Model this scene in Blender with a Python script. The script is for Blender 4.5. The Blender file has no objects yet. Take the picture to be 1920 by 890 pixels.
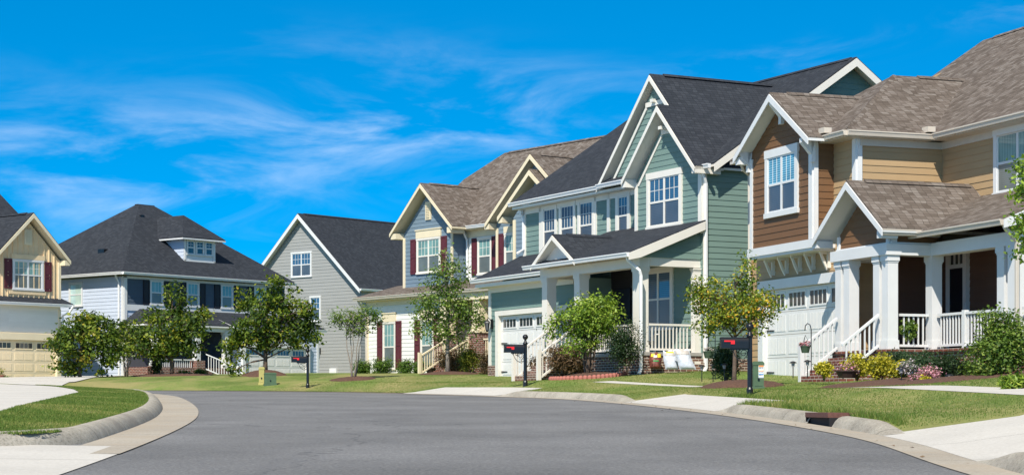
import bpy, math, random
import numpy as np
from mathutils import Vector, Matrix
R = math.radians
S = bpy.context.scene
COL = S.collection
rnd = random.Random(7)

# ------------------------------------------------------------------ camera
cam_d = bpy.data.cameras.new('camera'); cam = bpy.data.objects.new('camera', cam_d); COL.objects.link(cam)
cam.location = (0, 0, 0); cam.rotation_euler = (R(90), 0, 0)
cam_d.sensor_width = 36; cam_d.lens = 36*3600/1920.0
cam_d.shift_y = (760-445)/1920.0
cam_d.clip_start = .1; cam_d.clip_end = 9000
S.camera = cam
S.render.resolution_x = 1024; S.render.resolution_y = 474

# ------------------------------------------------------------------ light
SUN = Vector((-.38, -1.22, 1.42)).normalized()
EL = math.asin(SUN.z); AZ = math.atan2(SUN.x, SUN.y)
w = bpy.data.worlds.new('World'); S.world = w; w.use_nodes = True
nt = w.node_tree; nt.nodes.clear()
def N(t, typ, **k):
    n = t.nodes.new(typ)
    for a, b in k.items(): setattr(n, a, b)
    return n
def inp(n, **k):
    for a, b in k.items(): n.inputs[a.replace('_', ' ')].default_value = b
sky = N(nt, 'ShaderNodeTexSky', sky_type='NISHITA'); sky.sun_disc = False
sky.sun_elevation = EL; sky.sun_rotation = AZ; sky.altitude = 200; sky.air_density = 1.0; sky.dust_density = .2; sky.ozone_density = 2.0
tc = N(nt, 'ShaderNodeTexCoord')
vm = N(nt, 'ShaderNodeVectorMath', operation='MULTIPLY_ADD'); vm.inputs[1].default_value = (1, 1, 1.5); vm.inputs[2].default_value = (0, 0, .17)
vn = N(nt, 'ShaderNodeVectorMath', operation='NORMALIZE')
nt.links.new(tc.outputs['Generated'], vm.inputs[0]); nt.links.new(vm.outputs[0], vn.inputs[0]); nt.links.new(vn.outputs[0], sky.inputs[0])
hs = N(nt, 'ShaderNodeHueSaturation'); hs.inputs['Saturation'].default_value = 1.6; hs.inputs['Value'].default_value = 1.12; hs.inputs['Hue'].default_value = .492
nt.links.new(sky.outputs[0], hs.inputs['Color'])
# the strong blue belongs to the lower sky, the dome overhead is plainer
sz0 = N(nt, 'ShaderNodeSeparateXYZ'); nt.links.new(tc.outputs['Generated'], sz0.inputs[0])
mrz = N(nt, 'ShaderNodeMapRange'); mrz.inputs['From Min'].default_value = .28; mrz.inputs['From Max'].default_value = .6; mrz.inputs['To Min'].default_value = 1.6; mrz.inputs['To Max'].default_value = .72
nt.links.new(sz0.outputs[2], mrz.inputs['Value']); nt.links.new(mrz.outputs[0], hs.inputs['Saturation'])
mrv = N(nt, 'ShaderNodeMapRange'); mrv.inputs['From Min'].default_value = .28; mrv.inputs['From Max'].default_value = .6; mrv.inputs['To Min'].default_value = 1.16; mrv.inputs['To Max'].default_value = .72
nt.links.new(sz0.outputs[2], mrv.inputs['Value']); nt.links.new(mrv.outputs[0], hs.inputs['Value'])
# wispy clouds, laid out on the sky dome
mp = N(nt, 'ShaderNodeMapping'); mp.inputs['Scale'].default_value = (9, 9, 34); mp.inputs['Rotation'].default_value = (0, R(-12), 0); mp.inputs['Location'].default_value = (1.1, .3, 2.45)
nt.links.new(tc.outputs['Generated'], mp.inputs[0])
n1 = N(nt, 'ShaderNodeTexNoise'); inp(n1, Scale=1.0, Detail=9.0, Roughness=.60, Distortion=.55)
nt.links.new(mp.outputs[0], n1.inputs['Vector'])
# big soft patches steer where cirrus stands
sx = N(nt, 'ShaderNodeSeparateXYZ'); nt.links.new(tc.outputs['Generated'], sx.inputs[0])
def patch(cx, cz, rx, rz, tilt=0.0):
    m = N(nt, 'ShaderNodeMath', operation='SUBTRACT'); nt.links.new(sx.outputs[0], m.inputs[0]); m.inputs[1].default_value = cx
    k = N(nt, 'ShaderNodeMath', operation='SUBTRACT'); nt.links.new(sx.outputs[2], k.inputs[0]); k.inputs[1].default_value = cz
    kt = N(nt, 'ShaderNodeMath', operation='MULTIPLY_ADD'); nt.links.new(m.outputs[0], kt.inputs[0]); kt.inputs[1].default_value = -tilt; nt.links.new(k.outputs[0], kt.inputs[2])
    a = N(nt, 'ShaderNodeMath', operation='DIVIDE'); nt.links.new(m.outputs[0], a.inputs[0]); a.inputs[1].default_value = rx
    b = N(nt, 'ShaderNodeMath', operation='DIVIDE'); nt.links.new(kt.outputs[0], b.inputs[0]); b.inputs[1].default_value = rz
    a2 = N(nt, 'ShaderNodeMath', operation='MULTIPLY'); nt.links.new(a.outputs[0], a2.inputs[0]); nt.links.new(a.outputs[0], a2.inputs[1])
    b2 = N(nt, 'ShaderNodeMath', operation='MULTIPLY_ADD'); nt.links.new(b.outputs[0], b2.inputs[0]); nt.links.new(b.outputs[0], b2.inputs[1]); nt.links.new(a2.outputs[0], b2.inputs[2])
    e = N(nt, 'ShaderNodeMath', operation='MULTIPLY'); nt.links.new(b2.outputs[0], e.inputs[0]); e.inputs[1].default_value = -1.0
    x = N(nt, 'ShaderNodeMath', operation='EXPONENT'); nt.links.new(e.outputs[0], x.inputs[0])
    return x
def add(a, b, op='ADD'):
    m = N(nt, 'ShaderNodeMath', operation=op); nt.links.new(a.outputs[0], m.inputs[0])
    if isinstance(b, float): m.inputs[1].default_value = b
    else: nt.links.new(b.outputs[0], m.inputs[1])
    return m
ps = patch(-.07, .140, .12, .020, .05)
for q, g in (((-.215, .115, .10, .030, -.12), .85), ((.135, .176, .05, .006, .12), .55), ((.25, .196, .035, .006, .1), .5), ((-.03, .17, .08, .014, -.1), .35)):
    ps = add(ps, add(patch(*q), g, 'MULTIPLY'))
cr = N(nt, 'ShaderNodeMapRange', interpolation_type='SMOOTHSTEP'); cr.inputs['From Min'].default_value = .43; cr.inputs['From Max'].default_value = .76
nt.links.new(n1.outputs['Fac'], cr.inputs['Value'])
cl = add(cr, ps, 'MULTIPLY'); cl = add(cl, .50, 'MULTIPLY')
cm = N(nt, 'ShaderNodeMath', operation='MINIMUM'); nt.links.new(cl.outputs[0], cm.inputs[0]); cm.inputs[1].default_value = .85
mx = N(nt, 'ShaderNodeMixRGB'); nt.links.new(cm.outputs[0], mx.inputs[0]); nt.links.new(hs.outputs[0], mx.inputs[1]); mx.inputs[2].default_value = (5.2, 5.9, 7.0, 1)
bg = N(nt, 'ShaderNodeBackground'); bg.inputs[1].default_value = .14
nt.links.new(mx.outputs[0], bg.inputs[0])
wo = N(nt, 'ShaderNodeOutputWorld'); nt.links.new(bg.outputs[0], wo.inputs[0])
sl = bpy.data.lights.new('sun', 'SUN'); sl.energy = 5.0; sl.angle = R(.5); sl.color = (1, .94, .84)
so = bpy.data.objects.new('sun', sl); COL.objects.link(so); so.rotation_euler = SUN.to_track_quat('Z', 'Y').to_euler(); so.location = (-20, -40, 60)
S.view_settings.view_transform = 'Standard'; S.view_settings.look = 'None'; S.view_settings.exposure = .35; S.view_settings.gamma = 1
S.view_settings.use_curve_mapping = False
S.render.engine = 'CYCLES'; S.cycles.max_bounces = 6

# ------------------------------------------------------------------ materials
def mat(name, color, rough=.7, metal=0.0, var=.0, vscale=3.0, bump=0.0, bscale=20.0, spec=.4, coat=0.0):
    m = bpy.data.materials.new(name); m.use_nodes = True; t = m.node_tree
    b = t.nodes['Principled BSDF']; b.inputs['Roughness'].default_value = rough; b.inputs['Metallic'].default_value = metal
    b.inputs['Specular IOR Level'].default_value = spec; b.inputs['Coat Weight'].default_value = coat
    c = (*color, 1); b.inputs['Base Color'].default_value = c
    tcn = N(t, 'ShaderNodeTexCoord')
    if var:
        n = N(t, 'ShaderNodeTexNoise'); inp(n, Scale=vscale, Detail=6.0, Roughness=.6); t.links.new(tcn.outputs['Object'], n.inputs['Vector'])
        mr = N(t, 'ShaderNodeMapRange'); mr.inputs['From Min'].default_value = .3; mr.inputs['From Max'].default_value = .7
        mr.inputs['To Min'].default_value = 1-var; mr.inputs['To Max'].default_value = 1+var; t.links.new(n.outputs['Fac'], mr.inputs['Value'])
        v = N(t, 'ShaderNodeVectorMath', operation='SCALE'); v.inputs[0].default_value = color; t.links.new(mr.outputs[0], v.inputs['Scale'])
        t.links.new(v.outputs[0], b.inputs['Base Color'])
    if bump:
        n = N(t, 'ShaderNodeTexNoise'); inp(n, Scale=bscale, Detail=4.0); t.links.new(tcn.outputs['Object'], n.inputs['Vector'])
        bp = N(t, 'ShaderNodeBump'); bp.inputs['Strength'].default_value = bump; bp.inputs['Distance'].default_value = .02
        t.links.new(n.outputs['Fac'], bp.inputs['Height']); t.links.new(bp.outputs[0], b.inputs['Normal'])
    return m
def ramp(t, stops):
    r = N(t, 'ShaderNodeValToRGB'); e = r.color_ramp.elements
    while len(e) > 1: e.remove(e[0])
    e[0].position = stops[0][0]; e[0].color = (*stops[0][1], 1)
    for p, c in stops[1:]:
        x = e.new(p); x.color = (*c, 1)
    return r
def siding(name, color):
    # painted board siding: long faint weathering streaks and board to board tone
    m = mat(name, color, rough=.62); t = m.node_tree; b = t.nodes['Principled BSDF']
    uv = N(t, 'ShaderNodeUVMap'); mpn = N(t, 'ShaderNodeMapping'); mpn.inputs['Scale'].default_value = (.35, 5.62, 1)
    t.links.new(uv.outputs[0], mpn.inputs[0])
    sp = N(t, 'ShaderNodeVectorMath', operation='FLOOR'); t.links.new(mpn.outputs[0], sp.inputs[0])
    wn = N(t, 'ShaderNodeTexWhiteNoise', noise_dimensions='2D'); t.links.new(sp.outputs[0], wn.inputs['Vector'])
    n = N(t, 'ShaderNodeTexNoise'); inp(n, Scale=1.4, Detail=8.0, Roughness=.65)
    m2 = N(t, 'ShaderNodeMapping'); m2.inputs['Scale'].default_value = (1, 2.5, 1); t.links.new(uv.outputs[0], m2.inputs[0]); t.links.new(m2.outputs[0], n.inputs['Vector'])
    a = N(t, 'ShaderNodeMath', operation='MULTIPLY_ADD'); t.links.new(wn.outputs['Value'], a.inputs[0]); a.inputs[1].default_value = .06; a.inputs[2].default_value = .87
    a2 = N(t, 'ShaderNodeMath', operation='MULTIPLY_ADD'); t.links.new(n.outputs['Fac'], a2.inputs[0]); a2.inputs[1].default_value = .2; t.links.new(a.outputs[0], a2.inputs[2])
    v = N(t, 'ShaderNodeVectorMath', operation='SCALE'); v.inputs[0].default_value = color; t.links.new(a2.outputs[0], v.inputs['Scale'])
    t.links.new(v.outputs[0], b.inputs['Base Color'])
    g = N(t, 'ShaderNodeTexNoise'); inp(g, Scale=30.0, Detail=3.0)
    m3 = N(t, 'ShaderNodeMapping'); m3.inputs['Scale'].default_value = (.3, 3, 1); t.links.new(uv.outputs[0], m3.inputs[0]); t.links.new(m3.outputs[0], g.inputs['Vector'])
    bp = N(t, 'ShaderNodeBump'); bp.inputs['Strength'].default_value = .25; bp.inputs['Distance'].default_value = .01
    t.links.new(g.outputs['Fac'], bp.inputs['Height']); t.links.new(bp.outputs[0], b.inputs['Normal'])
    return m
def shingle(name, stops, rough=.9):
    m = mat(name, stops[0][1], rough=rough, spec=.2); t = m.node_tree; b = t.nodes['Principled BSDF']
    uv = N(t, 'ShaderNodeUVMap')
    br = N(t, 'ShaderNodeTexBrick'); br.offset = .37; br.offset_frequency = 1; br.squash = 1.0
    inp(br, Scale=1.0); br.inputs['Mortar Size'].default_value = .005; br.inputs['Brick Width'].default_value = .19; br.inputs['Row Height'].default_value = .125; br.inputs['Bias'].default_value = 0
    br.inputs['Color1'].default_value = (0, 0, 0, 1); br.inputs['Color2'].default_value = (1, 1, 1, 1); br.inputs['Mortar'].default_value = (.0, .0, .0, 1)
    # ragged tab widths
    nz = N(t, 'ShaderNodeTexNoise'); inp(nz, Scale=2.3, Detail=2.0); t.links.new(uv.outputs[0], nz.inputs['Vector'])
    sc = N(t, 'ShaderNodeVectorMath', operation='MULTIPLY_ADD'); sc.inputs[1].default_value = (.25, .0, 0); t.links.new(nz.outputs['Color'], sc.inputs[0]); t.links.new(uv.outputs[0], sc.inputs[2])
    t.links.new(sc.outputs[0], br.inputs['Vector'])
    r = ramp(t, stops); t.links.new(br.outputs['Color'], r.inputs[0])
    n = N(t, 'ShaderNodeTexNoise'); inp(n, Scale=.7, Detail=9.0, Roughness=.7); t.links.new(uv.outputs[0], n.inputs['Vector'])
    a = N(t, 'ShaderNodeMath', operation='MULTIPLY_ADD'); t.links.new(n.outputs['Fac'], a.inputs[0]); a.inputs[1].default_value = .5; a.inputs[2].default_value = .75
    md = N(t, 'ShaderNodeMixRGB'); t.links.new(br.outputs['Fac'], md.inputs[0]); t.links.new(r.outputs[0], md.inputs[1]); md.inputs[2].default_value = (*[x*.5 for x in stops[0][1]], 1)
    v = N(t, 'ShaderNodeVectorMath', operation='SCALE'); t.links.new(md.outputs[0], v.inputs[0]); t.links.new(a.outputs[0], v.inputs['Scale'])
    t.links.new(v.outputs[0], b.inputs['Base Color'])
    sepy = N(t, 'ShaderNodeSeparateXYZ'); t.links.new(uv.outputs[0], sepy.inputs[0])
    fr = N(t, 'ShaderNodeMath', operation='DIVIDE'); t.links.new(sepy.outputs[1], fr.inputs[0]); fr.inputs[1].default_value = .125
    f2 = N(t, 'ShaderNodeMath', operation='FRACT'); t.links.new(fr.outputs[0], f2.inputs[0])
    h = N(t, 'ShaderNodeMath', operation='MULTIPLY_ADD'); t.links.new(f2.outputs[0], h.inputs[0]); h.inputs[1].default_value = -.8
    cs = N(t, 'ShaderNodeMath', operation='MULTIPLY'); t.links.new(br.outputs['Color'], cs.inputs[0]); cs.inputs[1].default_value = .5; t.links.new(cs.outputs[0], h.inputs[2])
    bp = N(t, 'ShaderNodeBump'); bp.inputs['Strength'].default_value = .7; bp.inputs['Distance'].default_value = .012
    t.links.new(h.outputs[0], bp.inputs['Height']); t.links.new(bp.outputs[0], b.inputs['Normal'])
    return m
def brickmat(name, c1, c2, mortar):
    m = mat(name, c1, rough=.85, spec=.2); t = m.node_tree; b = t.nodes['Principled BSDF']
    uv = N(t, 'ShaderNodeUVMap'); br = N(t, 'ShaderNodeTexBrick'); inp(br, Scale=1.0)
    br.inputs['Mortar Size'].default_value = .009; br.inputs['Brick Width'].default_value = .215; br.inputs['Row Height'].default_value = .078
    br.inputs['Color1'].default_value = (*c1, 1); br.inputs['Color2'].default_value = (*c2, 1); br.inputs['Mortar'].default_value = (*mortar, 1)
    t.links.new(uv.outputs[0], br.inputs['Vector'])
    n = N(t, 'ShaderNodeTexNoise'); inp(n, Scale=9.0, Detail=5.0); t.links.new(uv.outputs[0], n.inputs['Vector'])
    a = N(t, 'ShaderNodeMath', operation='MULTIPLY_ADD'); t.links.new(n.outputs['Fac'], a.inputs[0]); a.inputs[1].default_value = 1.0; a.inputs[2].default_value = .5
    v = N(t, 'ShaderNodeVectorMath', operation='SCALE'); t.links.new(br.outputs['Color'], v.inputs[0]); t.links.new(a.outputs[0], v.inputs['Scale'])
    t.links.new(v.outputs[0], b.inputs['Base Color'])
    bp = N(t, 'ShaderNodeBump'); bp.inputs['Strength'].default_value = .8; bp.inputs['Distance'].default_value = .01; bp.invert = True
    t.links.new(br.outputs['Fac'], bp.inputs['Height']); t.links.new(bp.outputs[0], b.inputs['Normal'])
    return m
def glass_blind(name, base, stripe, period=.055, vertical=False, rough=.04, curtain=0.0):
    # a closed window seen from outside: blind slats behind a clear glossy pane
    m = mat(name, base, rough=.35, coat=1.0, spec=.5); t = m.node_tree; b = t.nodes['Principled BSDF']
    b.inputs['Coat Roughness'].default_value = rough; b.inputs['Coat IOR'].default_value = 1.7
    uv = N(t, 'ShaderNodeUVMap'); sp = N(t, 'ShaderNodeSeparateXYZ'); t.links.new(uv.outputs[0], sp.inputs[0])
    d = N(t, 'ShaderNodeMath', operation='DIVIDE'); t.links.new(sp.outputs[0 if vertical else 1], d.inputs[0]); d.inputs[1].default_value = period
    f = N(t, 'ShaderNodeMath', operation='FRACT'); t.links.new(d.outputs[0], f.inputs[0])
    r = ramp(t, [(0, base), (.45, base), (.6, stripe), (1, stripe)]); t.links.new(f.outputs[0], r.inputs[0])
    n = N(t, 'ShaderNodeTexNoise'); inp(n, Scale=1.3, Detail=2.0); t.links.new(uv.outputs[0], n.inputs['Vector'])
    a = N(t, 'ShaderNodeMath', operation='MULTIPLY_ADD'); t.links.new(n.outputs['Fac'], a.inputs[0]); a.inputs[1].default_value = 1.1; a.inputs[2].default_value = .45
    v = N(t, 'ShaderNodeVectorMath', operation='SCALE'); t.links.new(r.outputs[0], v.inputs[0]); t.links.new(a.outputs[0], v.inputs['Scale'])
    t.links.new(v.outputs[0], b.inputs['Base Color'])
    return m
TRIM = mat('white_trim_paint', (.73, .69, .61), .5, var=.04, vscale=1.5)
TRIMC = mat('cool_white_trim_paint', (.66, .66, .645), .5, var=.04, vscale=1.5)
CREAM = mat('cream_trim_paint', (.72, .62, .43), .55, var=.05, vscale=1.5)
TAUPE = mat('pale_taupe_gutter', (.56, .50, .42), .4, var=.05)
WGUT = mat('white_gutter', (.76, .76, .75), .35, var=.05)
GREEN = siding('green_siding', (.160, .240, .208))
BROWN = siding('brown_siding', (.16, .080, .034))
BEIGE = siding('beige_siding', (.405, .275, .145))
BLUE = siding('slate_blue_siding', (.155, .215, .265))
WHITE = siding('white_siding', (.74, .73, .68))
GRAY = siding('gray_siding', (.30, .30, .285))
ICE = siding('pale_blue_siding', (.50, .56, .66))
NAVY = siding('navy_siding', (.07, .095, .13))
MAROONW = siding('brown_siding_and_porch_shade', (.12, .062, .04))  # brown siding colour, also paints porch shade on the beige wing wall
TAN = mat('tan_board_siding', (.74, .56, .34), .65, var=.06)
DARKROOF = shingle('charcoal_shingles', [(0, (.024, .028, .035)), (.5, (.030, .034, .042)), (1, (.040, .045, .054))])
BROWNROOF = shingle('weathered_brown_shingles', [(0, (.095, .075, .06)), (.35, (.125, .101, .083)), (.7, (.155, .128, .108)), (1, (.195, .168, .145))])
SLATEROOF = DARKROOF
BRICK = brickmat('red_brick', (.20, .065, .045), (.13, .05, .04), (.42, .38, .33))
BRICKT = brickmat('mottled_brown_brick', (.22, .11, .075), (.10, .055, .045), (.52, .46, .38))
DARK = mat('interior_shade_black', (.012, .011, .012), .8)  # near-black colour standing in for shade in the recess and drain
BLACKDOOR = mat('black_door_paint', (.012, .012, .018), .35)
BLACKM = mat('black_painted_metal', (.008, .008, .009), .35, coat=.15)
REDM = mat('red_plastic', (.75, .02, .025), .4)
MAROON = mat('maroon_shutter_paint', (.10, .022, .030), .5, var=.06)
BLKSH = mat('black_shutter_paint', (.018, .016, .022), .5)
SCREEN = glass_blind('insect_screen', (.05, .055, .065), (.075, .08, .09), .05, rough=.3)
SCREENG = glass_blind('greenish_insect_screen', (.10, .125, .12), (.13, .155, .15), .05, rough=.3)
PANEB = glass_blind('blind_sky_reflection_pane', (.04, .16, .24), (.25, .5, .6), .06)  # blue of the reflected sky is painted into the blind colours
PANED = glass_blind('dark_blind_sky_reflection_pane', (.02, .055, .10), (.05, .12, .2), .06)  # dark slats with a sky reflection put into their blue
PANET = glass_blind('teal_curtain_pane', (.13, .27, .26), (.20, .35, .33), .11, vertical=True)
PANEP = glass_blind('pale_green_blind_pane', (.42, .55, .47), (.5, .62, .55), .05)
PANEK = glass_blind('dark_pane', (.012, .014, .018), (.02, .024, .03), .3, vertical=True)
GDW = mat('white_garage_door_paint', (.69, .68, .65), .45, var=.03)
GDT = mat('tan_garage_door_paint', (.80, .66, .44), .5, var=.03)
BARK = mat('brown_bark', (.12, .085, .06), .9, var=.3, vscale=12, bump=.6, bscale=40)
BARKP = mat('pale_grey_bark', (.26, .22, .18), .9, var=.25, vscale=12, bump=.5, bscale=40)
MULCH = mat('bark_mulch', (.10, .052, .034), .95, var=.45, vscale=22, bump=1.0, bscale=30)

def ground_mat(name, base, speck, fine=60.0, big=.5, bump=.3, rough=.9, joints=0.0, stain=None, amt=.25):
    m = mat(name, base, rough=rough, spec=.25); t = m.node_tree; b = t.nodes['Principled BSDF']
    o = N(t, 'ShaderNodeTexCoord')
    n = N(t, 'ShaderNodeTexNoise'); inp(n, Scale=fine, Detail=5.0, Roughness=.8); t.links.new(o.outputs['Object'], n.inputs['Vector'])
    g = N(t, 'ShaderNodeTexNoise'); inp(g, Scale=big, Detail=6.0, Roughness=.6); t.links.new(o.outputs['Object'], g.inputs['Vector'])
    r = ramp(t, [(.3, tuple(c*(1-amt*1.6) for c in base)), (.5, base), (.66, speck), (.8, tuple(c*1.5 for c in speck))]); t.links.new(n.outputs['Fac'], r.inputs[0])
    mr = N(t, 'ShaderNodeMapRange'); mr.inputs['From Min'].default_value = .3; mr.inputs['From Max'].default_value = .7; mr.inputs['To Min'].default_value = 1-amt*.6; mr.inputs['To Max'].default_value = 1+amt*.6
    t.links.new(g.outputs['Fac'], mr.inputs['Value'])
    v = N(t, 'ShaderNodeVectorMath', operation='SCALE'); t.links.new(r.outputs[0], v.inputs[0]); t.links.new(mr.outputs[0], v.inputs['Scale'])
    out = v.outputs[0]
    if stain:
        s = N(t, 'ShaderNodeTexNoise'); inp(s, Scale=.9, Detail=10.0, Roughness=.7, Distortion=.6); t.links.new(o.outputs['Object'], s.inputs['Vector'])
        q = N(t, 'ShaderNodeMapRange'); q.inputs['From Min'].default_value = .48; q.inputs['From Max'].default_value = .72; q.inputs['To Max'].default_value = .7; t.links.new(s.outputs['Fac'], q.inputs['Value'])
        x = N(t, 'ShaderNodeMixRGB'); t.links.new(q.outputs[0], x.inputs[0]); t.links.new(out, x.inputs[1]); x.inputs[2].default_value = (*stain, 1); out = x.outputs[0]
    if joints:
        uv = N(t, 'ShaderNodeUVMap'); sp = N(t, 'ShaderNodeSeparateXYZ'); t.links.new(uv.outputs[0], sp.inputs[0])
        d = N(t, 'ShaderNodeMath', operation='DIVIDE'); t.links.new(sp.outputs[0], d.inputs[0]); d.inputs[1].default_value = joints
        f = N(t, 'ShaderNodeMath', operation='FRACT'); t.links.new(d.outputs[0], f.inputs[0])
        c = N(t, 'ShaderNodeMath', operation='LESS_THAN'); t.links.new(f.outputs[0], c.inputs[0]); c.inputs[1].default_value = .022/joints
        x = N(t, 'ShaderNodeMixRGB'); t.links.new(c.outputs[0], x.inputs[0]); t.links.new(out, x.inputs[1]); x.inputs[2].default_value = (*[k*.3 for k in base], 1); out = x.outputs[0]
    t.links.new(out, b.inputs['Base Color'])
    bp = N(t, 'ShaderNodeBump'); bp.inputs['Strength'].default_value = bump; bp.inputs['Distance'].default_value = .01
    t.links.new(n.outputs['Fac'], bp.inputs['Height']); t.links.new(bp.outputs[0], b.inputs['Normal'])
    return m, t, b, o
ASPH, ta, ba, oa = ground_mat('asphalt', (.158, .158, .160), (.25, .247, .24), fine=30.0, big=.35, bump=1.0, amt=.34)
# hairline cracks and faint tyre marks in the asphalt
src = ba.inputs['Base Color'].links[0].from_socket
vo = N(ta, 'ShaderNodeTexVoronoi', feature='DISTANCE_TO_EDGE'); vo.inputs['Scale'].default_value = .11
nd = N(ta, 'ShaderNodeTexNoise'); inp(nd, Scale=.8, Detail=6.0); ta.links.new(oa.outputs['Object'], nd.inputs['Vector'])
va = N(ta, 'ShaderNodeVectorMath', operation='MULTIPLY_ADD'); va.inputs[1].default_value = (2.2, 2.2, 0); ta.links.new(nd.outputs['Color'], va.inputs[0]); ta.links.new(oa.outputs['Object'], va.inputs[2])
ta.links.new(va.outputs[0], vo.inputs['Vector'])
lt = N(ta, 'ShaderNodeMapRange'); lt.inputs['From Min'].default_value = .0006; lt.inputs['From Max'].default_value = .0035; lt.inputs['To Min'].default_value = .5; lt.inputs['To Max'].default_value = 0.0
ta.links.new(vo.outputs['Distance'], lt.inputs['Value'])
xk = N(ta, 'ShaderNodeMixRGB'); ta.links.new(lt.outputs[0], xk.inputs[0]); ta.links.new(src, xk.inputs[1]); xk.inputs[2].default_value = (.05, .05, .053, 1)
mk = N(ta, 'ShaderNodeMapping'); mk.inputs['Scale'].default_value = (1.2, .16, 1); mk.inputs['Rotation'].default_value = (0, 0, R(-14)); ta.links.new(oa.outputs['Object'], mk.inputs[0])
nk = N(ta, 'ShaderNodeTexNoise'); inp(nk, Scale=1.0, Detail=7.0, Distortion=.8); ta.links.new(mk.outputs[0], nk.inputs['Vector'])
rk = N(ta, 'ShaderNodeMapRange'); rk.inputs['From Min'].default_value = .55; rk.inputs['From Max'].default_value = .75; rk.inputs['To Max'].default_value = .35; ta.links.new(nk.outputs['Fac'], rk.inputs['Value'])
x2 = N(ta, 'ShaderNodeMixRGB'); ta.links.new(rk.outputs[0], x2.inputs[0]); ta.links.new(xk.outputs[0], x2.inputs[1]); x2.inputs[2].default_value = (.10, .10, .105, 1)
ta.links.new(x2.outputs[0], ba.inputs['Base Color'])
CONC = ground_mat('new_concrete', (.50, .475, .43), (.56, .54, .50), fine=25.0, big=.6, bump=.15, joints=3.0, amt=.12)[0]
GUTC = ground_mat('dusty_gutter_concrete', (.36, .32, .26), (.42, .38, .32), fine=30.0, big=.5, bump=.25, joints=3.0, amt=.2, stain=(.36, .29, .21))[0]
CURBC = ground_mat('weathered_curb_concrete', (.36, .33, .27), (.42, .38, .32), fine=30.0, big=1.2, bump=.4, joints=3.0, amt=.4, stain=(.23, .20, .165))[0]
LAWN, tl, bl, ol = ground_mat('mown_lawn', (.125, .18, .035), (.18, .235, .052), fine=14.0, big=.28, bump=1.0, rough=.95, amt=.4)
sr = bl.inputs['Base Color'].links[0].from_socket
def drynode(t, o, sc=.22):
    n = N(t, 'ShaderNodeTexNoise'); inp(n, Scale=sc*2, Detail=8.0, Roughness=.65, Distortion=.5)
    m = N(t, 'ShaderNodeMapping'); m.inputs['Scale'].default_value = (1, .45, 1); t.links.new(o.outputs['Object'], m.inputs[0]); t.links.new(m.outputs[0], n.inputs['Vector'])
    q = N(t, 'ShaderNodeMapRange'); q.inputs['From Min'].default_value = .43; q.inputs['From Max'].default_value = .64; q.inputs['To Max'].default_value = .85; t.links.new(n.outputs['Fac'], q.inputs['Value'])
    return q
q = drynode(tl, ol); xx = N(tl, 'ShaderNodeMixRGB'); tl.links.new(q.outputs[0], xx.inputs[0]); tl.links.new(sr, xx.inputs[1]); xx.inputs[2].default_value = (.30, .255, .105, 1); tl.links.new(xx.outputs[0], bl.inputs['Base Color'])
def leafmat(name, stops, trans=.35, rough=.5):
    m = bpy.data.materials.new(name); m.use_nodes = True; t = m.node_tree; b = t.nodes['Principled BSDF']; b.inputs['Roughness'].default_value = rough
    b.inputs['Specular IOR Level'].default_value = .35
    a = N(t, 'ShaderNodeAttribute'); a.attribute_name = 'tint'; r = ramp(t, stops); t.links.new(a.outputs['Fac'], r.inputs[0]); t.links.new(r.outputs[0], b.inputs['Base Color'])
    tr = N(t, 'ShaderNodeBsdfTranslucent'); v = N(t, 'ShaderNodeVectorMath', operation='MULTIPLY'); v.inputs[1].default_value = (1.1, 1.25, .5); t.links.new(r.outputs[0], v.inputs[0]); t.links.new(v.outputs[0], tr.inputs[0])
    ms = N(t, 'ShaderNodeMixShader'); ms.inputs[0].default_value = trans; t.links.new(b.outputs[0], ms.inputs[1]); t.links.new(tr.outputs[0], ms.inputs[2])
    t.links.new(ms.outputs[0], t.nodes['Material Output'].inputs[0]); return m
def bladecolor():
    m = leafmat('grass_blades', [(0, (.07, .125, .018)), (.45, (.12, .19, .03)), (.72, (.23, .25, .06)), (1, (.42, .35, .15))], .3, .7)
    return m
GRASSM = bladecolor()

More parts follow.
